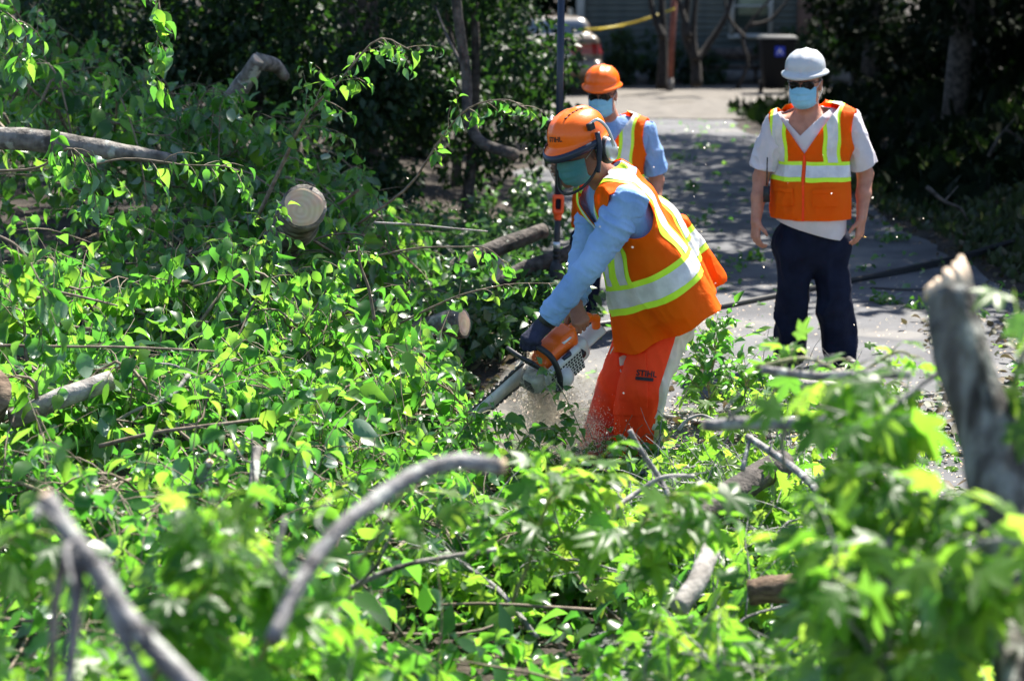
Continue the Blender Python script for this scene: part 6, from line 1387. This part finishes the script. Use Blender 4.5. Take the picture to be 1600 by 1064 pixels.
ch = CH.obj('chaps', M['chaps'], op, thick=.004)
CH.cut(lambda p: np.minimum(.075-np.abs((p-at(985, 590, Y3-.3))@C_R+.02*((p-at(985, 590, Y3-.3))@C_U)), np.minimum(.14-np.abs((p-at(985, 590, Y3-.3))@C_U+.03), (at(1000, 580, Y3-.12)-p)@C_F))).obj('chaps_pocket', M['chaps'], ch, off=.006, thick=.003)
tq = at(1010, 584, Y3-.6); tr_ = unit(C_R*.98-C_U*.10); tu = unit(C_U+C_R*.12)
printed('STIHL', .036, lambda x, y: onto(ch, tq+tr_*x+tu*y, unit(tq-C_0), .018), M['black_print'], ch, 'lettering', bold=.03)
G = np.array([[onto(ch, tq+tr_*x+tu*y, unit(tq-C_0), .018) for y in np.linspace(-.031, -.016, 3)] for x in np.linspace(-.046, .034, 7)]); b_ = MB(); b_.grid(G); b_.obj('printed_panel', M['black_print'], ch)
boots(g, op)
# helmet with ear muffs and mesh visor
hat = helmet(g, M['hat_orange'], op, front=.030, brim=.006, rim=.045, h=.125, rx=.108, ry=.130, ridge=.008, kind='helmet')
hair(g, op); face_mask(g, M['mask_green'], op)
hm = hat
def hx(px_, py_): return None
tq2 = g.hp(.0, .0, .085); fd = unit(g.HR@np.array((-.18, 1, 0))); rt_ = -unit(np.cross(fd, g.HR[:, 2])); 
def on_hat(x, y): 
    p = g.head+g.HR@np.array((0, 0, .092))*g.hs+rt_*x+g.HR[:, 2]*y+fd*.35; return onto(hat, p, -fd, .0022)
printed('STIHL', .028, lambda x, y: on_hat(x-.012, y+.006), M['black_print'], hat, 'lettering', bold=.03)
b_ = MB()
for i in range(5): b_.box(onto(hat, g.hp(-.026, .05-.022*i, .35), -g.HR[:, 2], .001), (.004, .008, .002), g.HR)
b_.obj('vent_slots', M['slot'], hat, smooth=False)
# visor: rim band, mesh bowl, U frame and side arms
vp = lambda th, rx, ry, z, y0=.0: g.hp(rx*math.sin(th), y0+ry*math.cos(th), z)
b_ = MB(); ths = np.radians(np.linspace(-88, 88, 33)); G = []
for th in ths: c_ = max(0, math.cos(th))**2; G.append([vp(th, .124, .138+.022*c_, .062-.018*c_), vp(th, .130, .146+.024*c_, .050-.020*c_), vp(th, .129, .146+.022*c_, .030-.016*c_), vp(th, .119, .134+.02*c_, .032-.014*c_)])
b_.grid(np.array(G)); vr = solidify(b_.obj('visor_band', M['navyplastic'], hat), .003)
G = []
for th in np.radians(np.linspace(-80, 80, 31)):
    G.append([vp(th, .124-.012*t, .150+.015*math.cos(th)-.030*t*t, .028-.010*math.cos(th)-(.150*math.cos(th)**.5 if math.cos(th) > 0 else 0)*t, -.005) for t in np.linspace(0, 1, 10)])
G = np.array(G); b_ = MB(); b_.grid(G); b_.obj('visor_screen', M['visor'], hat)
b_ = MB(); b_.tube(smooth_path(G[:, -1], 50), .0062, 8); b_.tube(G[0], .0062, 8); b_.tube(G[-1], .0062, 8); b_.obj('visor_frame', M['blackplastic'], hat)
for sx in (-1, 1):
    b_ = MB(); b_.tube(smooth_path([g.hp(sx*.122, -.005, .085), g.hp(sx*.132, .008, .035), g.hp(sx*.124, .022, -.02), g.hp(sx*.116, .035, -.07)], 12), [.012]*8+[.010]*4, 8); b_.obj('visor_arm', M['navyplastic'], hat)
    b_ = MB(); b_.tube(smooth_path([g.hp(sx*.112, .018, .125), g.hp(sx*.132, -.012, .135), g.hp(sx*.146, -.035, .10), g.hp(sx*.150, -.045, .05), g.hp(sx*.150, -.045, .01)], 18), .0075, 8); mu = b_.obj('ear_muff_arm', M['metal'], hat)
    b_ = MB(); b_.box(g.hp(sx*.118, .016, .118), (.012, .017, .017), g.HR); bevel(b_.obj('arm_hinge', M['blackplastic'], mu, smooth=False), .006)
    s = SDF(g.hp(sx*.12, -.04, -.01)-.12, g.hp(sx*.12, -.04, -.01)+.12, .0045); s.ell(g.hp(sx*.112, -.038, -.005), (.034, .045, .062), g.HR); V, Q = s.mesh(); obj('ear_cup', V, Q, M['blackplastic'], mu)
    s = SDF(g.hp(sx*.13, -.04, -.01)-.12, g.hp(sx*.13, -.04, -.01)+.12, .0045); s.ell(g.hp(sx*.133, -.042, -.004), (.022, .036, .052), g.HR); V, Q = s.mesh(); obj('cup_shell', V, Q, M['metal'], mu)

# ================================================================== SAWDUST thrown out under the saw
M['dust'] = mat('sawdust', (.82, .74, .62), (.90, .83, .72), 40, .9, transl=.65)
n = 32000; o0 = sp(.13, -.04, -.05); t = rng.uniform(0, 1, n)**.8; tg = np.stack([rng.normal(.13, .085, n), rng.normal(.02, .12, n), np.zeros(n)], 1)
p = o0+np.array((0.02, 0, 0))+tg*t[:, None]*1.25; p[:, 2] = o0[2]-t*.30+rng.normal(0, .055, n)+.14*(1-t)*rng.random(n); p += rng.normal(0, .022, (n, 3)); k_ = p[:, 2] > .02; p = p[k_]; n = len(p)
cloud_obj('sawdust', 'chip', p, orient(rng.normal(0, 1, (n, 3)), rng.normal(0, 1, (n, 3))), rng.uniform(.0018, .0055, n), rng.integers(0, 9, n), M['dust'], kind='stuff', label='cloud of pale sawdust thrown out under the chainsaw', cat='sawdust')
n = 300; p = np.stack([rng.uniform(-.9, 2.2, n), rng.uniform(7.4, 10.8, n), rng.uniform(.1, 1.5, n)**1.0], 1); w = rng.random(n) < np.exp(-np.linalg.norm(p-S0, axis=1)/.9)*1.6+.08; p = p[w]; n = len(p)
cloud_obj('flying_chips', 'chip', p, orient(rng.normal(0, 1, (n, 3)), rng.normal(0, 1, (n, 3))), rng.uniform(.004, .010, n), rng.integers(0, 9, n), M['dust'], kind='stuff', label='single wood chips flying through the air round the operator', cat='wood chips')

s = SDF((-.75, 8.1, -.1), (.95, 9.9, 1.1), .03); s.ell(sp(.10, -.02, -.10), (.17, .18, .12)); s.cap(sp(.08, -.02, -.12), (.42, 9.0, .16), .12, .20, k=.10); s.cap(sp(.15, -.03, -.12), (-.02, 8.9, .14), .10, .16, k=.10); s.cap((.42, 9.0, .2), (.36, 9.05, .42), .15, .12, k=.1); V, Q = s.mesh()
m, N, L, b_ = nt('dust_in_air'); N.remove(b_); pv = N.new('ShaderNodeVolumePrincipled'); pv.inputs['Color'].default_value = (.96, .93, .86, 1); pv.inputs['Anisotropy'].default_value = .5
tc = N.new('ShaderNodeTexCoord'); no = N.new('ShaderNodeTexNoise'); no.inputs['Scale'].default_value = 9; no.inputs['Detail'].default_value = 4; L.new(tc.outputs['Object'], no.inputs[0]); mr = N.new('ShaderNodeMapRange'); mr.inputs[1].default_value = .38; mr.inputs[2].default_value = .72; mr.inputs[3].default_value = .6; mr.inputs[4].default_value = 6.0
L.new(no.outputs[0], mr.inputs[0]); L.new(mr.outputs[0], pv.inputs['Density']); L.new(pv.outputs[0], N['Material Output'].inputs['Volume'])
obj('sawdust_haze', V, Q, m, label='fine pale dust hanging in the air under the chainsaw', cat='dust', kind='stuff')
finish_branches()
scene.render.engine = 'CYCLES'
